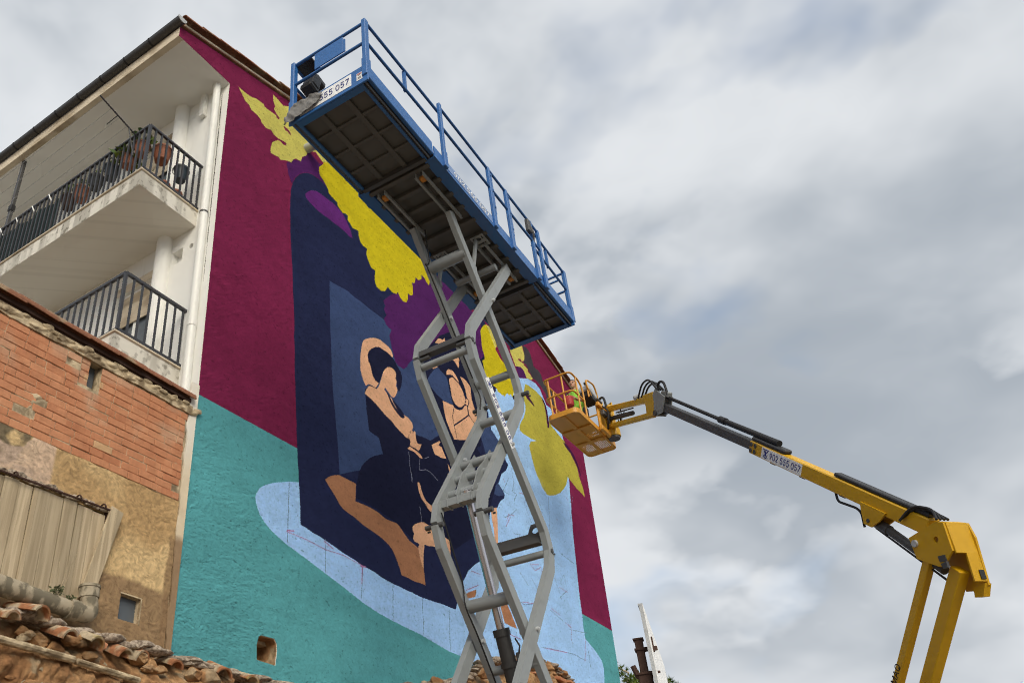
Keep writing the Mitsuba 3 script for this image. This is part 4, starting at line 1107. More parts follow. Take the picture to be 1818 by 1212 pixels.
zt, zm = 11.29, 10.90
for end, xe, xi in ((-1, -2.96, -1.26), (1, 3.02, 1.62)):
    for z in (zt, zm):
        rail([(xi + (.04 if end < 0 else 0), -.585, z), (xe, -.565, z)])
        rail([(xi + (.04 if end < 0 else 0), .585, z), (xe, .565, z)])
        rail([(xe, -.56, z), (xe, .56, z)])
    for y in (-.56, .56):
        sput('corner_post', span((xe - .042, y - .03, 10.23), (xe + .042, y + .03, zt + .03), .008), 'blue_paint')
        sput('post_sleeve', span((xe - .05, y - .038, 10.235), (xe + .05, y + .038, 10.55), .006), 'blue_paint')
        xm = xi + (xe - xi) * .47
        sput('post', span((xm - .02, y - .02, zm), (xm + .02, y + .02, zt)), 'blue_paint')
for y in (-.615, .615):
    for z in (11.36, 10.96):
        rail([(-1.24, y, z), (1.88, y, z)])
    for x, z1 in ((-1.24, 11.42), (.17, 11.38), (.74, 11.38), (1.60, 11.38), (1.88, 11.38)):
        sput('post', span((x - .03, y - .025, 10.30), (x + .03, y + .025, z1), .006), 'blue_paint')
        sput('post_socket', span((x - .045, y - .03, 10.16), (x + .045, y + .012, 10.46), .006), 'blue_paint')
    for x in (.17, .74):
        rail([(x + .10, y, 11.33), (x + .10, y, 10.50)], .011, 'gate_latch')
        sput('gate_hinge', cat([span((x + .03, y - .014, z), (x + .11, y + .014, z + .03)) for z in (10.62, 10.98, 11.28)]), 'blue_paint')
    sput('gate_handle', tube(fillet([(1.62, y, 10.9), (1.55, y - .06, 11.05), (1.50, y - .03, 11.22), (1.56, y + .03, 11.27)], .05), .018, 7), 'dark_steel', SL, 40)
sput('manual_box', span((1.42, -.66, 11.05), (1.54, -.60, 11.30), .01), 'dark_steel')
rail([(2.72, -.54, 10.93), (2.72, .1, 10.93)], .018)
# panel between the rails of the near end, control box, signs
sput('placard', cat([span((-2.985, -.24, 10.93), (-2.97, .21, 11.235), .004), span((-2.985, -.27, 10.93), (-2.972, -.2405, 11.17))]), 'blue_paint')
CB = put('control_box', xf(cat([box((0, 0, 0), (.15, .20, .26), .02), box((.07, .0, .16), (.20, .16, .10), .02), box((.02, .0, -.15), (.24, .18, .08), .02)]), LF @ trimesh.transformations.concatenate_matrices(trimesh.transformations.translation_matrix((-2.80, .40, 10.97)), trimesh.transformations.rotation_matrix(.25, (0, 1, 0)))), 'black_plastic', SL)
sput('box_bracket', span((-2.97, .30, 11.29), (-2.72, .56, 11.32), .005), 'black_plastic')
sput('control_cable', cat([tube(fillet([(-2.80, .38, 10.80), (-2.76, .30, 10.62), (-2.80, .36, 10.52), (-2.7, .2, 10.42)], .05), .010, 6)]), 'black_plastic', SL)
sg_ = sput('phone_sign', span((-2.997, -.36, 10.185), (-2.9925, .42, 10.395)), 'sticker_white', label='white phone number sign on the end of the blue platform')
ax, ay = -LF[:3, 1], Z3


def on_lift(p):
    return (LF @ np.append(p, 1))[:3]


put('lettering', letters('902 555 057', .10, on_lift((-2.9975, .37, 10.24)), ax, ay, width=.70), 'ink_blue', sg_)
stk = sput('warning_sticker', span((-2.997, -.52, 10.20), (-2.9925, -.44, 10.325)), 'sticker_white')
put('print', cat([xf(span((-2.999, -.505, z), (-2.9972, -.455, z + .010)), LF) for z in (10.22, 10.24, 10.28)]), 'ink_black', stk)
put('print', xf(span((-2.999, -.512, 10.30), (-2.9972, -.448, 10.315)), LF), 'red_cloth', stk)
# long lettering strip on the near side board
ls_ = sput('phone_sign', span((-1.18, -.6125, 10.20), (.10, -.6085, 10.335)), 'pale_blue', label='pale phone number strip along the side of the platform')
put('lettering', letters('902 555 057', .085, on_lift((-1.0, -.613, 10.225)), LF[:3, 0], Z3, width=1.0), 'sticker_white', ls_)
# arms
LZ = [10.03, 7.83, 5.56, 3.30, 1.04]
XL, XR, AH, AT = -.60, .93, .142, .075


def arm(k, sense, y0, mt='grey_paint'):
    zt_, zb_ = LZ[k], LZ[k + 1]
    a, b = ((XR, zt_), (XL, zb_)) if sense == 'P' else ((XL, zt_), (XR, zb_))
    pts = [a, (a[0] + (b[0] - a[0]) * .045, zt_ - (.24 if k else .10)), (b[0] + (a[0] - b[0]) * .045, zb_ + .24), b]
    if k == 0:
        pts[0] = (a[0], zt_ + .02)
    g = sg.LineString(pts).buffer(AH / 2, cap_style=2, join_style=2)
    core = ext(g, AT, frame((0, y0 + AT, 0), (1, 0, 0), (0, 0, 1), (0, -1, 0)))
    return sput('scissor_arm', core, mt)


outer = ['P', 'N', 'P', 'N']
ARMS = {}
for k in range(4):
    for sgn in (-1, 1):
        yo = -.415 if sgn < 0 else .34
        yi = -.325 if sgn < 0 else .25
        ARMS[k, sgn, 'o'] = arm(k, outer[k], yo)
        ARMS[k, sgn, 'i'] = arm(k, 'N' if outer[k] == 'P' else 'P', yi)
        zc = (LZ[k] + LZ[k + 1]) / 2
        yb = -.44 if sgn < 0 else .44
        sput('pivot_bolt', cat([tube([((XL + XR) / 2, yb, zc), ((XL + XR) / 2, yb * .5, zc)], .026, 14), tube([((XL + XR) / 2, yb - sgn * -.004, zc), ((XL + XR) / 2, yb + sgn * .012, zc)], .016, 6)]), 'zinc', SL, 40)
for k in (1, 2, 3):
    for x in (XL, XR):
        for sgn in (-1, 1):
            sput('hinge_pin', cat([tube([(x, sgn * .428, LZ[k] + .0), (x, sgn * .20, LZ[k])], .030, 14), tube([(x + .045, sgn * .432, LZ[k] - .03), (x + .045, sgn * .40, LZ[k] - .03)], .012, 8)]), 'dark_steel', SL, 40)


def cross(x, z, r, yy=.33, name='cross_tube'):
    sput(name, tube([(x, -yy, z), (x, yy, z)], r, 16), 'grey_paint', SL, 40)


cross(XL + .03, LZ[1] - .10, .048)
sput('cross_channel', cat([span((XL - .05, -.33, LZ[1] + .03), (XL + .06, .33, LZ[1] + .045)), span((XL - .05, -.33, LZ[1] + .046), (XL - .04, .33, LZ[1] + .10))]), 'dark_steel')
cross(XR - .13, LZ[1] + .30, .055, .28)
cross(XR - .16, LZ[1] - .34, .060, .28)
cross(-.25, 9.55, .085, .30)
cross(XR - .28, LZ[0] - .12, .05, .33)
ch = sput('lock_channel', cat([span((XL + .07, -.32, LZ[2] + .23), (XL + .18, .32, LZ[2] + .245)), span((XL + .07, -.32, LZ[2] + .246), (XL + .08, .32, LZ[2] + .32)), span((XL + .17, -.32, LZ[2] + .246), (XL + .18, .32, LZ[2] + .30))]), 'grey_paint')
for y in (-.16, .02, .16):
    sput('gusset', span((XL + .06, y, LZ[2] + .215), (XL + .19, y + .012, LZ[2] + .325)), 'grey_paint', ch)
# cylinder bracket between the inner arms of the second stage
u = unit(V(XR - XL, 0, LZ[1] - LZ[2]))
v = V(-u[2], 0, u[0])
c0 = V(-.12, 0, 6.27)
for q, r in ((-.30, .062), (.04, .05), (.36, .055)):
    p = c0 + u * q
    cross(p[0], p[2], r, .25, 'bracket_tube')
for y in (-.12, .10):
    g = sg.Polygon([(-.46, -.08), (-.10, -.13), (.22, -.08), (.50, -.03), (.50, .03), (.22, .06), (-.05, .12), (-.46, .09)])
    sput('bracket_plate', ext(g, .014, frame(c0 + V(0, y, 0), u, v, np.cross(u, v))), 'grey_paint')
cross(XR - .03, LZ[2] - .02, .045)
g = shapely.union_all([sg.box(-.33, 0, .33, .17), sg.Polygon([(-.33, .10), (-.10, .10), (-.16, .17), (-.20, .30), (-.33, .30)])]).difference(sg.Point(-.26, .20).buffer(.045)).difference(sg.Polygon([(-.332, .30), (-.30, .30), (-.332, .14)]))
sput('lock_plate', cat([ext(g, .014, frame((XR - .10, 0, LZ[2] + .10), (0, 1, 0), (.25, 0, .97), np.cross((0, 1, 0), (.25, 0, .97)))), span((XR - .16, -.33, LZ[2] + .085), (XR - .04, .33, LZ[2] + .098))]), 'dark_steel')
cross(-.06, 4.76, .072, .30)
cross(.36, 4.14, .05, .30)
for sgn in (-1, 1):
    sput('deck_strut', cat([beam((.17, sgn * .28, 10.10), (-.02, sgn * .28, 9.45), .05, .035, (0, 1, 0)), span((-.07, sgn * .28 - .035, 9.38), (.01, sgn * .28 + .035, 9.46))]), 'grey_paint')
# hydraulic cylinder
r0, r1 = V(-.30, 0, 5.86), V(.40, 0, 3.75)
d = unit(r1 - r0)
CY = sput('hydraulic_cylinder', cat([tube([r0 + d * 1.42, r0 + d * 3.2], .082, 20), tube([r0 + d * 1.42, r0 + d * 1.50], .095, 20), tube([r0 + d * 1.78, r0 + d * 1.83], .098, 20)]), 'black_plastic', SL, 40)
sput('rod', tube([r0 - d * .15, r0 + d * 1.46], .047, 20), 'chrome', CY, 40)
sput('valve', box((.30, -.11, 4.22), (.05, .06, .10), .01), 'dark_steel', CY)
sput('valve', box((.34, -.10, 4.06), (.06, .07, .08), .01), 'dark_steel', CY)
sput('valve_pipe', tube([(.27, -.10, 4.42), (.30, -.13, 4.34), (.30, -.11, 4.25)], .010, 6), 'dark_steel', CY)
sput('rod_eye', box((r0 - d * .08).tolist(), (.11, .16, .10), .02), 'grey_paint', CY)
# hoses along the arms
for pts in ([(XL + .02, .225, LZ[2] + .15), (-.20, .225, 4.95), (-.28, .20, 4.72), (-.06, .20, 4.48), (.42, .225, 3.9), (XR - .1, .225, 3.45)],
            [(-.45, .232, 9.5), (-.12, .232, 9.10), (.30, .232, 8.55), (.62, .232, 8.16)], [(.66, .24, 8.1), (.76, .20, 7.9), (.72, .22, 7.7)],
            [(-.50, .17, 10.05), (-.35, .22, 9.55), (-.52, .20, 9.40)]):
    sput('hose', tube(fillet(pts, .12, 4), .010, 6), 'ink_black', SL)
# white number strips on the labelled arms
ua = unit(V(XR - XL, 0, LZ[2] - LZ[1]))
va = V(-ua[2], 0, ua[0])
oo = V(XL, -.4155, LZ[1]) + ua * .50
lab = sput('phone_strip', ext(sg.box(0, -.058, .92, .058), .003, frame(oo, ua, va, np.cross(ua, va))), 'sticker_white', ARMS[1, -1, 'o'], label='white strip with a blue phone number on a grey arm')
put('lettering', letters('902 555 057', .072, on_lift(oo + ua * .20 - va * .036 + V(0, -.0035, 0)), (LF[:3, :3] @ ua), (LF[:3, :3] @ va), width=.68), 'ink_blue', lab)
put('emblem', cat([xf(beam(oo + ua * .04 + va * .035 * s + V(0, -.0035, 0), oo + ua * .14 - va * .035 * s + V(0, -.0035, 0), .004, .014, va), LF) for s in (1, -1)] + [xf(beam(oo + ua * .09 - va * .045 + V(0, -.0037, 0), oo + ua * .09 + va * .045 + V(0, -.0037, 0), .004, .014, ua), LF)]), 'ink_blue', lab)
# undercarriage
sput('chassis', cat([span((-1.35, -.55, .45), (1.65, .55, 1.0), .05), span((-1.2, -.5, 1.0), (1.5, .5, 1.06))]), 'blue_paint')
for x in (-1.0, 1.3):
    for sgn in (-1, 1):
        w = sput('wheel', tube([(x, sgn * .40, .36), (x, sgn * .66, .36)], .36, 28), 'black_plastic', SL, 40)
        sput('rim', tube([(x, sgn * .655, .36), (x, sgn * .675, .36)], .18, 20), 'grey_paint', w, 40)

# crumpled sheet over the end of the platform
ny_, nz_ = 46, 16
vv, ff = [], []
for i in range(ny_):
    for j in range(nz_):
        t, q = i / (ny_ - 1), j / (nz_ - 1)
        y = .63 - .56 * t
        lo_, hi_ = 10.125 + .07 * (1 - (1 - t) ** 2), 10.38 + .05 * math.sin(3.1 * t) - .02
        hi_ -= .16 * max(0, 1 - t * 4)
        lo_ += .10 * max(0, t - .85) / .15
        z = lo_ + (hi_ - lo_) * q
        nn = meshkit.fbm(V(y * 9 + q * 2, z * 12, 3), 3, 14) - .5
        n2 = abs(meshkit.fbm(V(y * 16 - z * 9, z * 5, 9), 2, 15) - .5)
        vv.append((-3.012 - .016 - .045 * nn - .07 * n2, y + .04 * nn, z + .03 * (meshkit.noise(V(y * 8, q * 3, 5), 2) - .5)))
for i in range(ny_ - 1):
    for j in range(nz_ - 1):
        a = i * nz_ + j
        ff += [[a, a + nz_, a + nz_ + 1], [a, a + nz_ + 1, a + 1]]
vv = np.array(vv)
sh = trimesh.Trimesh(np.vstack([vv, vv + [.006, 0, 0]]), np.vstack([ff, np.array(ff)[:, ::-1] + len(vv)]), process=False)
ps = thing('plastic_sheet', 'crumpled grey plastic sheet draped over the phone sign at the platform end', 'sheet')
put('sheet', xf(sh, LF), 'grey_sheet', ps, 60)


# ---------------------------------------------------------------- boom lift
BL = thing('boom_lift', 'yellow articulated boom lift reaching a work basket up to the mural', 'boom lift')
_b = math.radians(44)
BE, BN = V(math.cos(_b), math.sin(_b), 0), V(-math.sin(_b), math.cos(_b), 0)
BM = V(16.997, 5.5, 0)


def B(s, z, o=0.0):
    return BM + BE * s + BN * o + Z3 * z


def bplate(pts, o, th):
    """plate in the plane of the boom, from offset o to o + th towards +BN"""
    return ext(sg.Polygon(pts) if not hasattr(pts, 'geom_type') else pts, th, frame(BM + BN * (o + th), BE, Z3, -BN))


def bbeam(a, b, w, h, bev=.01, o=0.0):
    up = unit(V(-(b[1] - a[1]) * BE[0], -(b[1] - a[1]) * BE[1], b[0] - a[0])) if False else None
    d = unit(B(*b) - B(*a))
    return beam(B(a[0], a[1], o), B(b[0], b[1], o), w, h, np.cross(d, -BN), bev)


def btube(pts, r, n=10):
    return tube([B(*p) for p in pts], r, n)


yl = 'yellow_paint'
# jib: two parallel beams
put('jib_beam', bbeam((.06, 11.79), (-2.08, 10.75), .12, .12, .01), yl, BL)
put('jib_beam', cat([bbeam((-.02, 11.31), (-2.28, 10.31), .14, .085, .01), bbeam((-.1, 11.24), (-2.1, 10.35), .08, .06, .008)]), yl, BL)
put('jib_end', cat([bplate([(.14, 11.95), (-.16, 11.88), (-.14, 11.1), (.10, 11.02), (.26, 11.1)], o, .03) for o in (-.13, .10)]), yl, BL)
put('jib_tip', cat([bplate([(-1.98, 10.90), (-2.38, 10.72), (-2.36, 10.5), (-2.26, 10.31), (-2.12, 10.33), (-1.96, 10.42), (-2.02, 10.6)], o, .025) for o in (-.095, .07)] + [bbeam((-2.02, 10.88), (-2.36, 10.74), .15, .03)]), yl, BL)
put('jib_cylinder', cat([btube([(-.1, 11.46), (-1.25, 10.93)], .05, 14), btube([(-.55, 11.36, .02), (-1.35, 10.99, .02)], .016, 8)]), 'black_plastic', BL, 40)
put('pin', btube([(-2.33, 10.27, -.12), (-2.33, 10.27, .12)], .06, 14), 'dark_steel', BL, 40)
put('hose_clip', cat([box(B(-1.62, 11.07), (.22, .16, .10), .03)]), 'zinc', BL)
for i, o in enumerate((-.06, .0, .07)):
    put('hose', tube(fillet([B(-1.75, 10.98, o), B(-2.02, 11.10 + .03 * i, o), B(-2.34, 11.02 + .03 * i, o), B(-2.58, 10.66, o)], .22, 6), .020, 8), 'ink_black', BL, 40)
put('hose', tube(fillet([B(-2.5, 10.6, .03), B(-2.60, 10.83, .03), B(-2.80, 10.72, .03), B(-2.84, 10.38, .03)], .14, 6), .026, 8), 'ink_black', BL, 40)
put('hose', tube(fillet([B(.12, 11.85, .05), B(.10, 12.12, .05), B(-.16, 12.02, .05), B(-.20, 11.72, .05)], .12, 6), .028, 8), 'ink_black', BL, 40)
put('hose', cat([tube(fillet([B(-.5 - .1 * i, 11.35, -.02), B(-.5 - .1 * i, 11.0 + .05 * i, -.02), B(-.66 - .1 * i, 11.22, -.02)], .1, 4), .012, 6) for i in range(3)]), 'ink_black', BL, 40)
# telescopic boom
f0, f1 = (-2.46, 10.37), (-4.95, 8.08)
put('fly_boom', bbeam(f0, f1, .13, .155, .012), 'dark_steel', BL)
put('fly_tip', cat([bplate([(-2.24, 10.62), (-2.52, 10.72), (-2.80, 10.36), (-2.58, 10.14), (-2.33, 10.22)], o, .02) for o in (-.09, .07)] + [bbeam((-2.66, 10.54), (-2.86, 10.36), .10, .10)]), 'grey_paint', BL)
put('boom_cylinder', cat([btube([(-2.70, 10.43), (-4.31, 8.925)], .034, 12), btube([(-4.27, 8.96), (-5.53, 7.80)], .050, 12), btube([(-4.23, 9.0), (-4.37, 8.87)], .062, 12)]), 'ink_black', BL, 40)
put('cable_track', cat([bbeam((-5.0, 8.19), (-5.66, 7.575), .14, .07, .02)]), 'black_plastic', BL)
s0, s1 = (-4.90, 8.10), (-7.70, 5.47)
SLV = put('boom_sleeve', bbeam(s0, s1, .16, .205, .014), yl, BL)
sd = unit(V(s1[0] - s0[0], s1[1] - s0[1]))
nd = V(sd[1], -sd[0])                                                        # towards the top of the boom
nd = nd if nd[1] > 0 else -nd


def S2(t, h):
    q = V(*s0) + sd * t + nd * h
    return (q[0], q[1])


for i, (t, h) in enumerate(((.06, .048), (.17, .048), (.06, -.048), (.17, -.048))):
    put('slide_pad', btube([(*S2(t, h), .078), (*S2(t, h), .090)], .036, 14), 'dark_steel', SLV, 40)
put('seam_cover', cat([bbeam(S2(1.55, .0), S2(1.56, .0), .264, .288, .001)]), yl, SLV) if False else None
sn = put('phone_sign', bplate([S2(.36, -.085), S2(1.40, -.085), S2(1.40, .085), S2(.36, .085)], .0802, .004), 'sticker_white', SLV, label='white sign with a blue phone number on the yellow boom')
ux = BE * sd[0] + Z3 * sd[1]
uy = BE * nd[0] + Z3 * nd[1]
put('lettering', letters('902 555 057', .098, B(*S2(.58, -.048), .0845), ux, uy, width=.79), 'ink_blue', sn)
em = []
for k in (1, -1):
    em.append(beam(B(*S2(.42, .05 * k), .0855), B(*S2(.53, -.05 * k), .0855), .004, .018, uy))
em += [beam(B(*S2(.475, -.055), .0865), B(*S2(.475, .055), .0865), .003, .015, ux), beam(B(*S2(.39, .064), .0860), B(*S2(.56, .064), .0860), .003, .012, uy), beam(B(*S2(.44, -.062), .0860), B(*S2(.51, -.062), .0860), .003, .012, uy)]
put('emblem', cat(em), 'ink_blue', sn)
for t in (.55, 1.30, 2.20):
    put('underside_clip', bbeam(S2(t, -.115), S2(t + .12, -.115), .08, .025, .006), 'dark_steel', SLV)
put('cable_track', bbeam(S2(2.06, .135), S2(3.80, .135), .12, .05, .012), 'black_plastic', SLV)
put('lift_bracket', cat([bplate([S2(2.70, -.05), S2(3.18, -.05), S2(3.10, -.18), S2(2.98, -.30), S2(2.84, -.30), S2(2.74, -.14)], o, .022) for o in (-.103, .081)]), yl, SLV)
put('bracket_pin', btube([(*S2(2.91, -.235), -.115), (*S2(2.91, -.235), .115)], .026, 12), 'dark_steel', SLV, 40)
put('hose', tube(fillet([B(*S2(2.15, -.10), .05), B(*S2(2.22, -.20), .05), B(*S2(2.6, -.17), .05), B(*S2(2.70, -.20), .05), B(*S2(2.80, -.36), .05)], .08, 5), .017, 7), 'ink_black', SLV, 40)
pa = S2(2.91, -.235)
pb = (-7.62, 4.98)
put('lift_cylinder', cat([btube([pa, pb], .055, 16), btube([S2(2.88, -.25), (pa[0] * .78 + pb[0] * .22, pa[1] * .78 + pb[1] * .22)], .064, 16)]), 'dark_steel', BL, 40)
put('cylinder_pipe', tube([B(pa[0], pa[1] - .10, .03), B(pb[0], pb[1] - .11, .03)], .013, 6), 'ink_black', BL, 40)
# knuckle
kp = [(-7.42, 5.46), (-7.90, 5.46), (-8.00, 5.40), (-8.02, 5.22), (-7.93, 4.70), (-7.86, 4.66), (-7.60, 4.74), (-7.62, 5.00), (-7.42, 5.16)]
kplate = sg.Polygon(kp).difference(sg.Point(-7.81, 5.29).buffer(.035))
fplate = sg.Polygon([(-7.42, 5.46), (-7.90, 5.46), (-7.99, 5.40), (-7.96, 5.08), (-7.76, 4.98), (-7.70, 4.99), (-7.42, 5.20)]).difference(sg.Point(-7.80, 5.28).buffer(.035))
KN = put('knuckle', cat([bplate(fplate, .10, .025), bplate(kplate, -.20, .025), bplate([(-7.50, 5.462), (-7.90, 5.462), (-8.002, 5.402), (-7.98, 5.05), (-7.955, 5.05), (-7.972, 5.39), (-7.885, 5.435), (-7.50, 5.435)], -.174, .273)]), yl, BL, label='yellow bent housing joining the boom to the two lower arms')
put('tail_plate', cat([bplate([(-7.98, 5.05), (-7.935, 4.74), (-7.915, 4.74), (-7.955, 5.05)], -.174, .15), bplate([(-7.93, 4.72), (-7.75, 4.72), (-7.72, 4.63), (-7.84, 4.60)], -.22, .08)]), yl, KN)
put('tail_hole', bplate([(-7.962, 4.86), (-7.955, 4.76), (-7.948, 4.76), (-7.955, 4.86)], -.165, .06), 'ink_black', KN)
put('pivot_pin', cat([btube([(-7.49, 5.36, .12), (-7.49, 5.36, .15)], .042, 16)]), 'zinc', KN, 40)
put('latch', cat([bplate([(-7.84, 5.08), (-7.74, 5.10), (-7.74, 5.03), (-7.84, 5.01)], .1252, .012), bplate([(-7.85, 5.0), (-7.76, 5.0), (-7.77, 4.94), (-7.84, 4.93)], .1252, .03)]), 'dark_steel', KN)
for i in range(4):
    put('hose', tube(fillet([B(-7.40, 5.78 - .03 * i, .02 + .04 * i), B(-7.62, 5.70 + .03 * i, .03 * i), B(-7.86, 5.56 + .025 * i, .02 * i), B(-7.95, 5.46, .05 * i)], .15, 5), .016, 7), 'ink_black', BL, 40)
# lower arms, going down to the turret
put('lower_arm', bbeam((-7.53, 5.16), (-3.05, 1.13), .095, .105, .008, .05), yl, BL)
put('lower_arm', bbeam((-7.80, 4.93), (-3.35, .95), .13, .165, .01, -.03), yl, BL)
d2 = unit(B(-3.05, 1.13) - B(-7.53, 5.16))
put('lettering', letters('MAQ', .085, B(-6.305, 4.025, .0985), -d2, np.cross(BN, -d2)), 'ink_black', BL)
put('turret', cat([bbeam((-3.7, 1.0), (-1.2, 1.0), 1.2, .7, .08), bbeam((-3.6, 1.45), (-3.0, .9), .5, .5, .05)]), yl, BL)
put('chassis', bbeam((-3.9, .48), (-1.3, .48), 1.3, .28, .05), 'dark_steel', BL)
for s in (-3.6, -1.6):
    for o in (-.8, .8):
        w = put('wheel', tube([B(s, .42, o - .14), B(s, .42, o + .14)], .42, 28), 'black_plastic', BL, 40)
        put('rim', tube([B(s, .42, o + .15 * np.sign(o)), B(s, .42, o + .165 * np.sign(o))], .21, 18), yl, w, 40)

# ---------------------------------------------------------------- the basket of the boom lift
bx0, bx1, by0, by1, bz = 15.36, 17.52, 5.555, 6.27, 11.0
am = 'amber_paint'
fl_ = sg.box(bx0, by0, bx1, by1).buffer(-.13).buffer(.13, quad_segs=6)
slots = []
for (xa, xb, ya, yb) in ((16.46, 16.66, by0 + .07, by0 + .31), (16.92, 17.36, by0 + .07, by0 + .31), (16.92, 17.30, by0 + .42, by0 + .64)):
    yy = ya
    while yy < yb:
        slots.append(sg.box(xa, yy, xb, yy + .014))
        yy += .034
pl_ = fl_.difference(shapely.union_all(slots))
BK = put('basket_floor', ext(pl_, .012, frame((0, 0, bz + .01), (1, 0, 0), (0, 1, 0), Z3)), am, BL)
put('basket_rim', ext(fl_.difference(fl_.buffer(-.025)), .115, frame((0, 0, bz), (1, 0, 0), (0, 1, 0), Z3)), am, BL)
for x in (16.10, 16.80):
    put('floor_beam', span((x - .05, by0 + .03, bz - .035), (x + .05, by1 - .03, bz + .0095), .01), am, BK)
put('floor_beam', span((bx0 + .03, (by0 + by1) / 2 - .045, bz - .02), (bx1 - .03, (by0 + by1) / 2 + .045, bz + .0093), .008), am, BK)


def brail(pts, r=.021, name='basket_rail', rad=.12):
    put(name, tube(fillet(pts, rad, 6) if len(pts) > 2 else pts, r, 9), am, BL, 40)


zr = 12.02
for z in (zr, 11.55):
    brail([(15.95, by0 + .03, z - .10 * (z > 12)), (15.80, by0 + .03, z), (bx0 + .02, by0 + .03, z), (bx0 + .02, by1 - .03, z), (bx1 - .02, by1 - .03, z), (bx1 - .02, by0 + .30, z)])
brail([(15.98, by0 + .03, 11.10), (15.98, by0 + .03, 11.80), (15.93, by0 + .03, 11.93)], rad=.06)
for x, y in ((bx0 + .04, by0 + .25), (bx0 + .30, by0 + .03), (bx0 + .04, by1 - .14), (15.9, by1 - .03), (16.6, by1 - .03), (17.3, by1 - .03)):
    brail([(x, y, 11.08), (x, y, zr)], .02, 'basket_post')
brail([(bx0 + .02, by1 - .1, zr), (bx0 + .3, by1 - .03, 11.55)], .014)
brail([(bx0 + .02, by1 - .1, 11.55), (bx0 + .5, by1 - .03, 11.10)], .014)
brail([(17.30, by0 + .03, 11.08), (17.30, by0 + .03, 11.50), (bx1 - .05, by0 + .05, 11.50), (bx1 - .05, by0 + .05, 11.08)], .018, rad=.06)
brail([(16.25, by0 + .0, 11.78), (16.22, by0 + .0, 12.24), (16.75, by0 + .0, 12.34), (16.95, by0 + .04, 12.02), (16.97, by0 + .04, 11.55)], .02, 'console_hoop', .16)
brail([(16.22, by0, 12.2), (16.18, by0 - .03, 12.0), (16.35, by0 - .02, 11.85)], .016, 'console_hoop', .08)
CO = put('control_console', xf(box((0, 0, 0), (.44, .26, .15), .025), frame((16.50, by0 + .10, 12.02), unit((1, 0, -.22)), (0, 1, 0), unit((.22, 0, 1)))), 'zinc', BL)
put('console_base', xf(box((0, 0, 0), (.40, .24, .16), .02), frame((16.48, by0 + .10, 11.87), unit((1, 0, -.22)), (0, 1, 0), unit((.22, 0, 1)))), 'ink_black', CO)
put('joystick', cat([tube([(16.36, by0 + .08, 12.10), (16.36, by0 + .08, 12.20)], .012, 7), box((16.36, by0 + .08, 12.22), (.05, .05, .07), .015)]), 'ink_black', CO)
put('mount_frame', cat([span((16.52, by0 - .05, 11.02), (16.62, by0 - .005, 11.72), .01), span((16.88, by0 - .05, 11.02), (16.98, by0 - .005, 11.72), .01), span((16.45, by0 - .12, 11.62), (17.12, by0 - .051, 11.72), .01), span((16.40, by0 - .12, 10.98), (17.12, by0 - .051, 11.10), .01)]), am, BL)
put('rotator', cat([tube([(17.0, by0 - .14, 11.02), (17.0, by0 - .14, 11.20)], .15, 18), tube([(17.0, by0 - .14, 11.55), (17.0, by0 - .14, 11.82)], .10, 18), span((16.9, by0 - .22, 11.2), (17.1, by0 - .06, 11.55), .02)]), yl, BL, 40)
put('rotator_cap', tube([(17.0, by0 - .14, 10.97), (17.0, by0 - .14, 11.019)], .13, 18), 'dark_steel', BL, 40)
put('hose', cat([tube(fillet([(16.62, by0 - .08, 11.70), (16.72, by0 - .22, 11.58), (16.66, by0 - .2, 11.3), (16.80, by0 - .1, 11.15)], .1, 5), .022, 8), tube(fillet([(16.75, by0 - .08, 11.66), (16.86, by0 - .2, 11.5), (16.80, by0 - .16, 11.28)], .1, 5), .016, 8)]), 'ink_black', BL, 40)
put('valve_block', cat([box((16.72, by0 - .10, 11.52), (.20, .09, .14), .02), box((16.60, by0 - .08, 11.80), (.26, .07, .05), .01)]), 'dark_steel', BL)


# ---------------------------------------------------------------- worker in the basket
PS = thing('person', 'worker in a lime green shirt standing in the yellow basket and holding a red container', 'person')


def limb(chain):
    out = []
    for (a, ra), (b, rb) in zip(chain[:-1], chain[1:]):
        pts = []
        for c, r in ((a, ra), (b, rb)):
            s = manifold3d.Manifold.sphere(r, 20).translate(tuple(float(q) for q in c))
            pts.append(np.asarray(s.to_mesh().vert_properties[:, :3]))
        out.append(manifold3d.Manifold.hull_points(np.vstack(pts)))
    return out


def fuse(ms, ln=.022, it=6):
    m = manifold3d.Manifold.batch_boolean(ms, manifold3d.OpType.Add).refine_to_length(ln).to_mesh()
    t = trimesh.Trimesh(m.vert_properties[:, :3], m.tri_verts, process=True)
    v0, e = t.vertices.copy(), t.edges_unique
    v = v0.copy()
    deg = np.bincount(e.ravel(), minlength=len(v))[:, None]
    for k in range(2 * it):
        s_ = np.zeros_like(v)
        np.add.at(s_, e[:, 0], v[e[:, 1]])
        np.add.at(s_, e[:, 1], v[e[:, 0]])
        v = v + (.5 if k % 2 == 0 else -.45) * (s_ / np.maximum(deg, 1) - v)
        d_ = v - v0
        l_ = np.linalg.norm(d_, axis=1, keepdims=True)
        v = v0 + d_ * np.minimum(1, .012 / np.maximum(l_, 1e-9))
    t.vertices = v
    return t


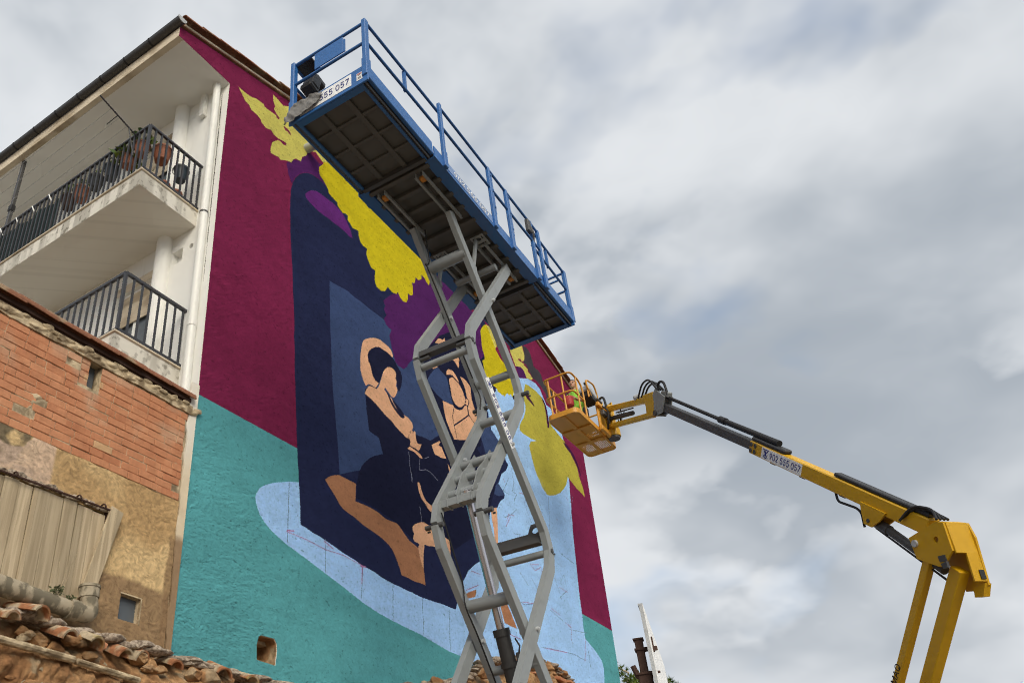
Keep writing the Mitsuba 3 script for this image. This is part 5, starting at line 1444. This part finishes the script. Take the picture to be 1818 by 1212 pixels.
# joints in metres; the worker faces -x along the wall, slightly bent, arms forward
FX, FY, FZ = 16.98, 6.10, bz + .025
J = lambda x, y, z: V(FX + x, FY + y, FZ + z)
hipL, hipR = J(.02, -.09, .90), J(.02, .09, .90)
neck, chest = J(-.06, 0, 1.43), J(-.02, 0, 1.22)
body = limb([(J(.02, 0, .92), .15), (J(.01, 0, 1.08), .145), (chest, .165), (J(-.05, 0, 1.36), .12), (neck, .062), (J(-.085, 0, 1.50), .056)])
for s, hp in ((-1, hipL), (1, hipR)):
    body += limb([(hp, .105), (J(.0, s * .11, .50), .068), (J(.04, s * .12, .10), .046), (J(.03, s * .12, .045), .045), (J(-.13, s * .13, .03), .032)])
    sh_ = J(-.03, s * .19, 1.36)
    el = J(-.10, s * .25, 1.08)
    wr = J(-.37, s * .13, 1.02)
    body += limb([(J(-.04, s * .10, 1.37), .08), (sh_, .066), (el, .046), (wr, .032)])
    # hand: palm, four fingers and a thumb closing on the container
    pm = wr + V(-.07, -s * .012, .0)
    body += limb([(wr, .030), (pm, .032), (pm + V(-.03, 0, .0), .030)])
    for q, (dz, l) in enumerate(((.030, .070), (.011, .080), (-.009, .074), (-.028, .058))):
        k0 = pm + V(-.035, 0, dz)
        k1 = k0 + V(-l * .55, -s * .012, 0)
        k2 = k1 + V(-l * .42, -s * .045, -.002)
        body += limb([(k0, .0105), (k1, .0095), (k2, .0085)])
    body += limb([(pm + V(.005, -s * .01, .03), .012), (pm + V(-.03, -s * .035, .055), .011), (pm + V(-.06, -s * .055, .05), .009)])
head = J(-.10, 0, 1.615)
hm = [manifold3d.Manifold.sphere(1, 28).scale((.098, .078, .122)).translate(tuple(head))]
hm += limb([(head + V(-.055, 0, -.055), .052), (head + V(-.068, 0, -.085), .036)])                                  # jaw
hm += limb([(head + V(-.092, 0, .012), .014), (head + V(-.118, 0, -.022), .015)])                                   # nose
for s in (-1, 1):
    hm += limb([(head + V(.01, s * .078, .018), .018), (head + V(.006, s * .080, -.018), .014)])                  # ears
    hm += limb([(head + V(-.078, s * .032, .026), .016), (head + V(-.08, s * .045, .026), .014)])                   # brow
put('body', fuse(body + hm, .014, 4), 'skin_tone', PS, True)
for s in (-1, 1):
    put('eye', tube([head + V(-.090, s * .032, .008), head + V(-.098, s * .032, .008)], .010, 8), 'ink_black', PS)
put('mouth', box(head + V(-.104, 0, -.062), (.008, .045, .008), .002), 'red_cloth', PS)
hc = manifold3d.Manifold.sphere(1, 28).scale((.106, .085, .128)).translate(tuple(head + V(.006, 0, .008)))
cut = manifold3d.Manifold.cube((.30, .3, .3), True).rotate((0, 24, 0)).translate(tuple(head + V(-.150, 0, -.040)))
cut2 = manifold3d.Manifold.cube((.4, .3, .2), True).translate(tuple(head + V(0, 0, -.155)))
put('hair', fuse([hc - cut - cut2], .02, 2), 'hair', PS, True)
shirt = limb([(J(.02, 0, .86), .165), (J(.01, 0, 1.08), .160), (chest, .178), (J(-.05, 0, 1.355), .132), (J(-.058, 0, 1.405), .080)])
for s in (-1, 1):
    shirt += limb([(J(-.04, s * .10, 1.37), .092), (J(-.03, s * .19, 1.36), .080), (J(-.10, s * .222, 1.19), .070)])
put('shirt', fuse(shirt, .02, 5), 'lime_cloth', PS, True)
tr = []
for s, hp in ((-1, hipL), (1, hipR)):
    tr += limb([(J(.02, 0, .90), .145), (hp, .118), (J(.0, s * .11, .50), .084), (J(.03, s * .12, .10), .070)])
put('trousers', fuse(tr, .025, 5), 'dark_cloth', PS, True)
put('strap', tube([J(-.11, -.165, 1.30), J(-.03, -.185, 1.10), J(.06, -.17, .92)], .012, 6), 'dark_cloth', PS)
rc = thing('paint_container', 'red container held in front of the worker in the basket', 'container')
put('can', lathe([(0, 0), (.095, 0), (.105, .02), (.115, .21), (.108, .23), (.06, .245), (.055, .26), (0, .26)], 22), 'red_cloth', rc, 40, place=frame(J(-.56, 0, .80), (1, 0, 0), (0, 1, 0), Z3))
put('handle', tube(fillet([J(-.65, 0, 1.03), J(-.65, 0, 1.13), J(-.47, 0, 1.13), J(-.47, 0, 1.03)], .05), .010, 7), 'ink_black', rc, 40)

# ---------------------------------------------------------------- sign and steel post beyond the house
BS = thing('billboard', 'white panel seen edge-on beside a rusty post, right of the mural wall', 'billboard')
pa_, pb_ = V(21.45, 7.02, 0), V(27.5, 8.72, 0)
pd = unit(pb_ - pa_)
pn = V(-pd[1], pd[0], 0)
put('panel', cat([beam(pa_ + Z3 * z, pb_ + Z3 * z, .035, .30, Z3) for z in np.arange(4.0, 8.6, .302)]), 'sticker_white', BS)
put('panel_frame', cat([beam(pa_ + pn * .05 + Z3 * 8.70, pb_ + pn * .05 + Z3 * 8.70, .12, .05, Z3), beam(pa_ + pn * .04 + Z3 * 3.8, pa_ + pn * .04 + Z3 * 8.66, .09, .05, pd), beam(pb_ + pn * .04 + Z3 * 3.8, pb_ + pn * .04 + Z3 * 8.66, .09, .05, pd)]), 'zinc', BS)
put('panel_rib', cat([beam(pa_ + pd * t + pn * .06 + Z3 * 3.9, pa_ + pd * t + pn * .06 + Z3 * 8.6, .05, .05, pd) for t in (.5, 1.0, 1.5, 2.0)]), 'zinc', BS)
SP = thing('steel_post', 'rusty brown steel post with flanges standing beside the white panel', 'post')
pc = V(21.80, 7.42, 0)
put('shaft', cat([beam(pc, pc + Z3 * 7.10, .34, .34, pd, .03), beam(pc + Z3 * 7.1, pc + Z3 * 7.95, .20, .20, pd, .02)]), 'rust', SP)
put('flange', cat([beam(pc + Z3 * 7.05, pc + Z3 * 7.11, .42, .42, pd, .01), beam(pc + Z3 * 7.66, pc + Z3 * 7.72, .27, .27, pd, .01), beam(pc + Z3 * 7.93, pc + Z3 * 7.97, .26, .26, pd)]), 'rust', SP)
put('arm', cat([beam(pc + Z3 * 7.70, pc - pn * .40 + pd * .2 + Z3 * 7.74, .08, .10, Z3), beam(pc - pn * .30 + pd * .15 + Z3 * 7.65, pc - pn * .30 + pd * .15 + Z3 * 8.02, .09, .09, pd), beam(pc + Z3 * 7.14, pc - pn * .36 + pd * .2 + Z3 * 7.16, .05, .05, Z3), tube([pc + V(-.12, .13, 7.0), pc + V(-.2, .2, 7.3)], .07, 8)]), 'rust', SP)


# ---------------------------------------------------------------- trees
def pine(o, h, rad, seed, label):
    t = thing('pine_tree', label, 'tree')
    r = np.random.default_rng(seed)
    o = V(*o)
    put('trunk', tube([o, o + V(.1, 0, h * .5), o + V(.0, .1, h * .93)], [.22, .16, .05], 10), 'old_wood', t, 40)
    br, v, f = [], [], []
    for i in range(46):
        z = h * r.uniform(.42, .96)
        a = r.uniform(0, 6.28)
        L = rad * (1.05 - (z / h) ** 2 * .75) * r.uniform(.6, 1.05)
        p = o + V(0, 0, z)
        q = p + V(math.cos(a) * L, math.sin(a) * L, L * r.uniform(.1, .45))
        br.append(tube([p, (p + q) / 2 + V(0, 0, .08), q], [.05, .035, .015], 5))
        for k in range(11):
            c = p + (q - p) * r.uniform(.35, 1.0) + r.normal(size=3) * .16
            for _ in range(26):
                d = unit(r.normal(size=3) + V(0, 0, .5))
                s = unit(np.cross(d, r.normal(size=3)))
                l, w = r.uniform(.16, .30), .022
                n0 = len(v)
                v += [c - s * w, c + s * w, c + d * l]
                f.append([n0, n0 + 1, n0 + 2])
    put('branch', cat(br), 'old_wood', t, kind='stuff')
    put('crown', trimesh.Trimesh(v, f, process=False), 'foliage', t, kind='stuff')


pine((37.9, 13.6, 0), 11.9, 2.2, 3, 'green pine tree rising just behind the right edge of the mural wall')
pine((39.6, 12.3, 0), 11.35, 1.9, 5, 'green pine tree right of the white panel, its top barely in view')
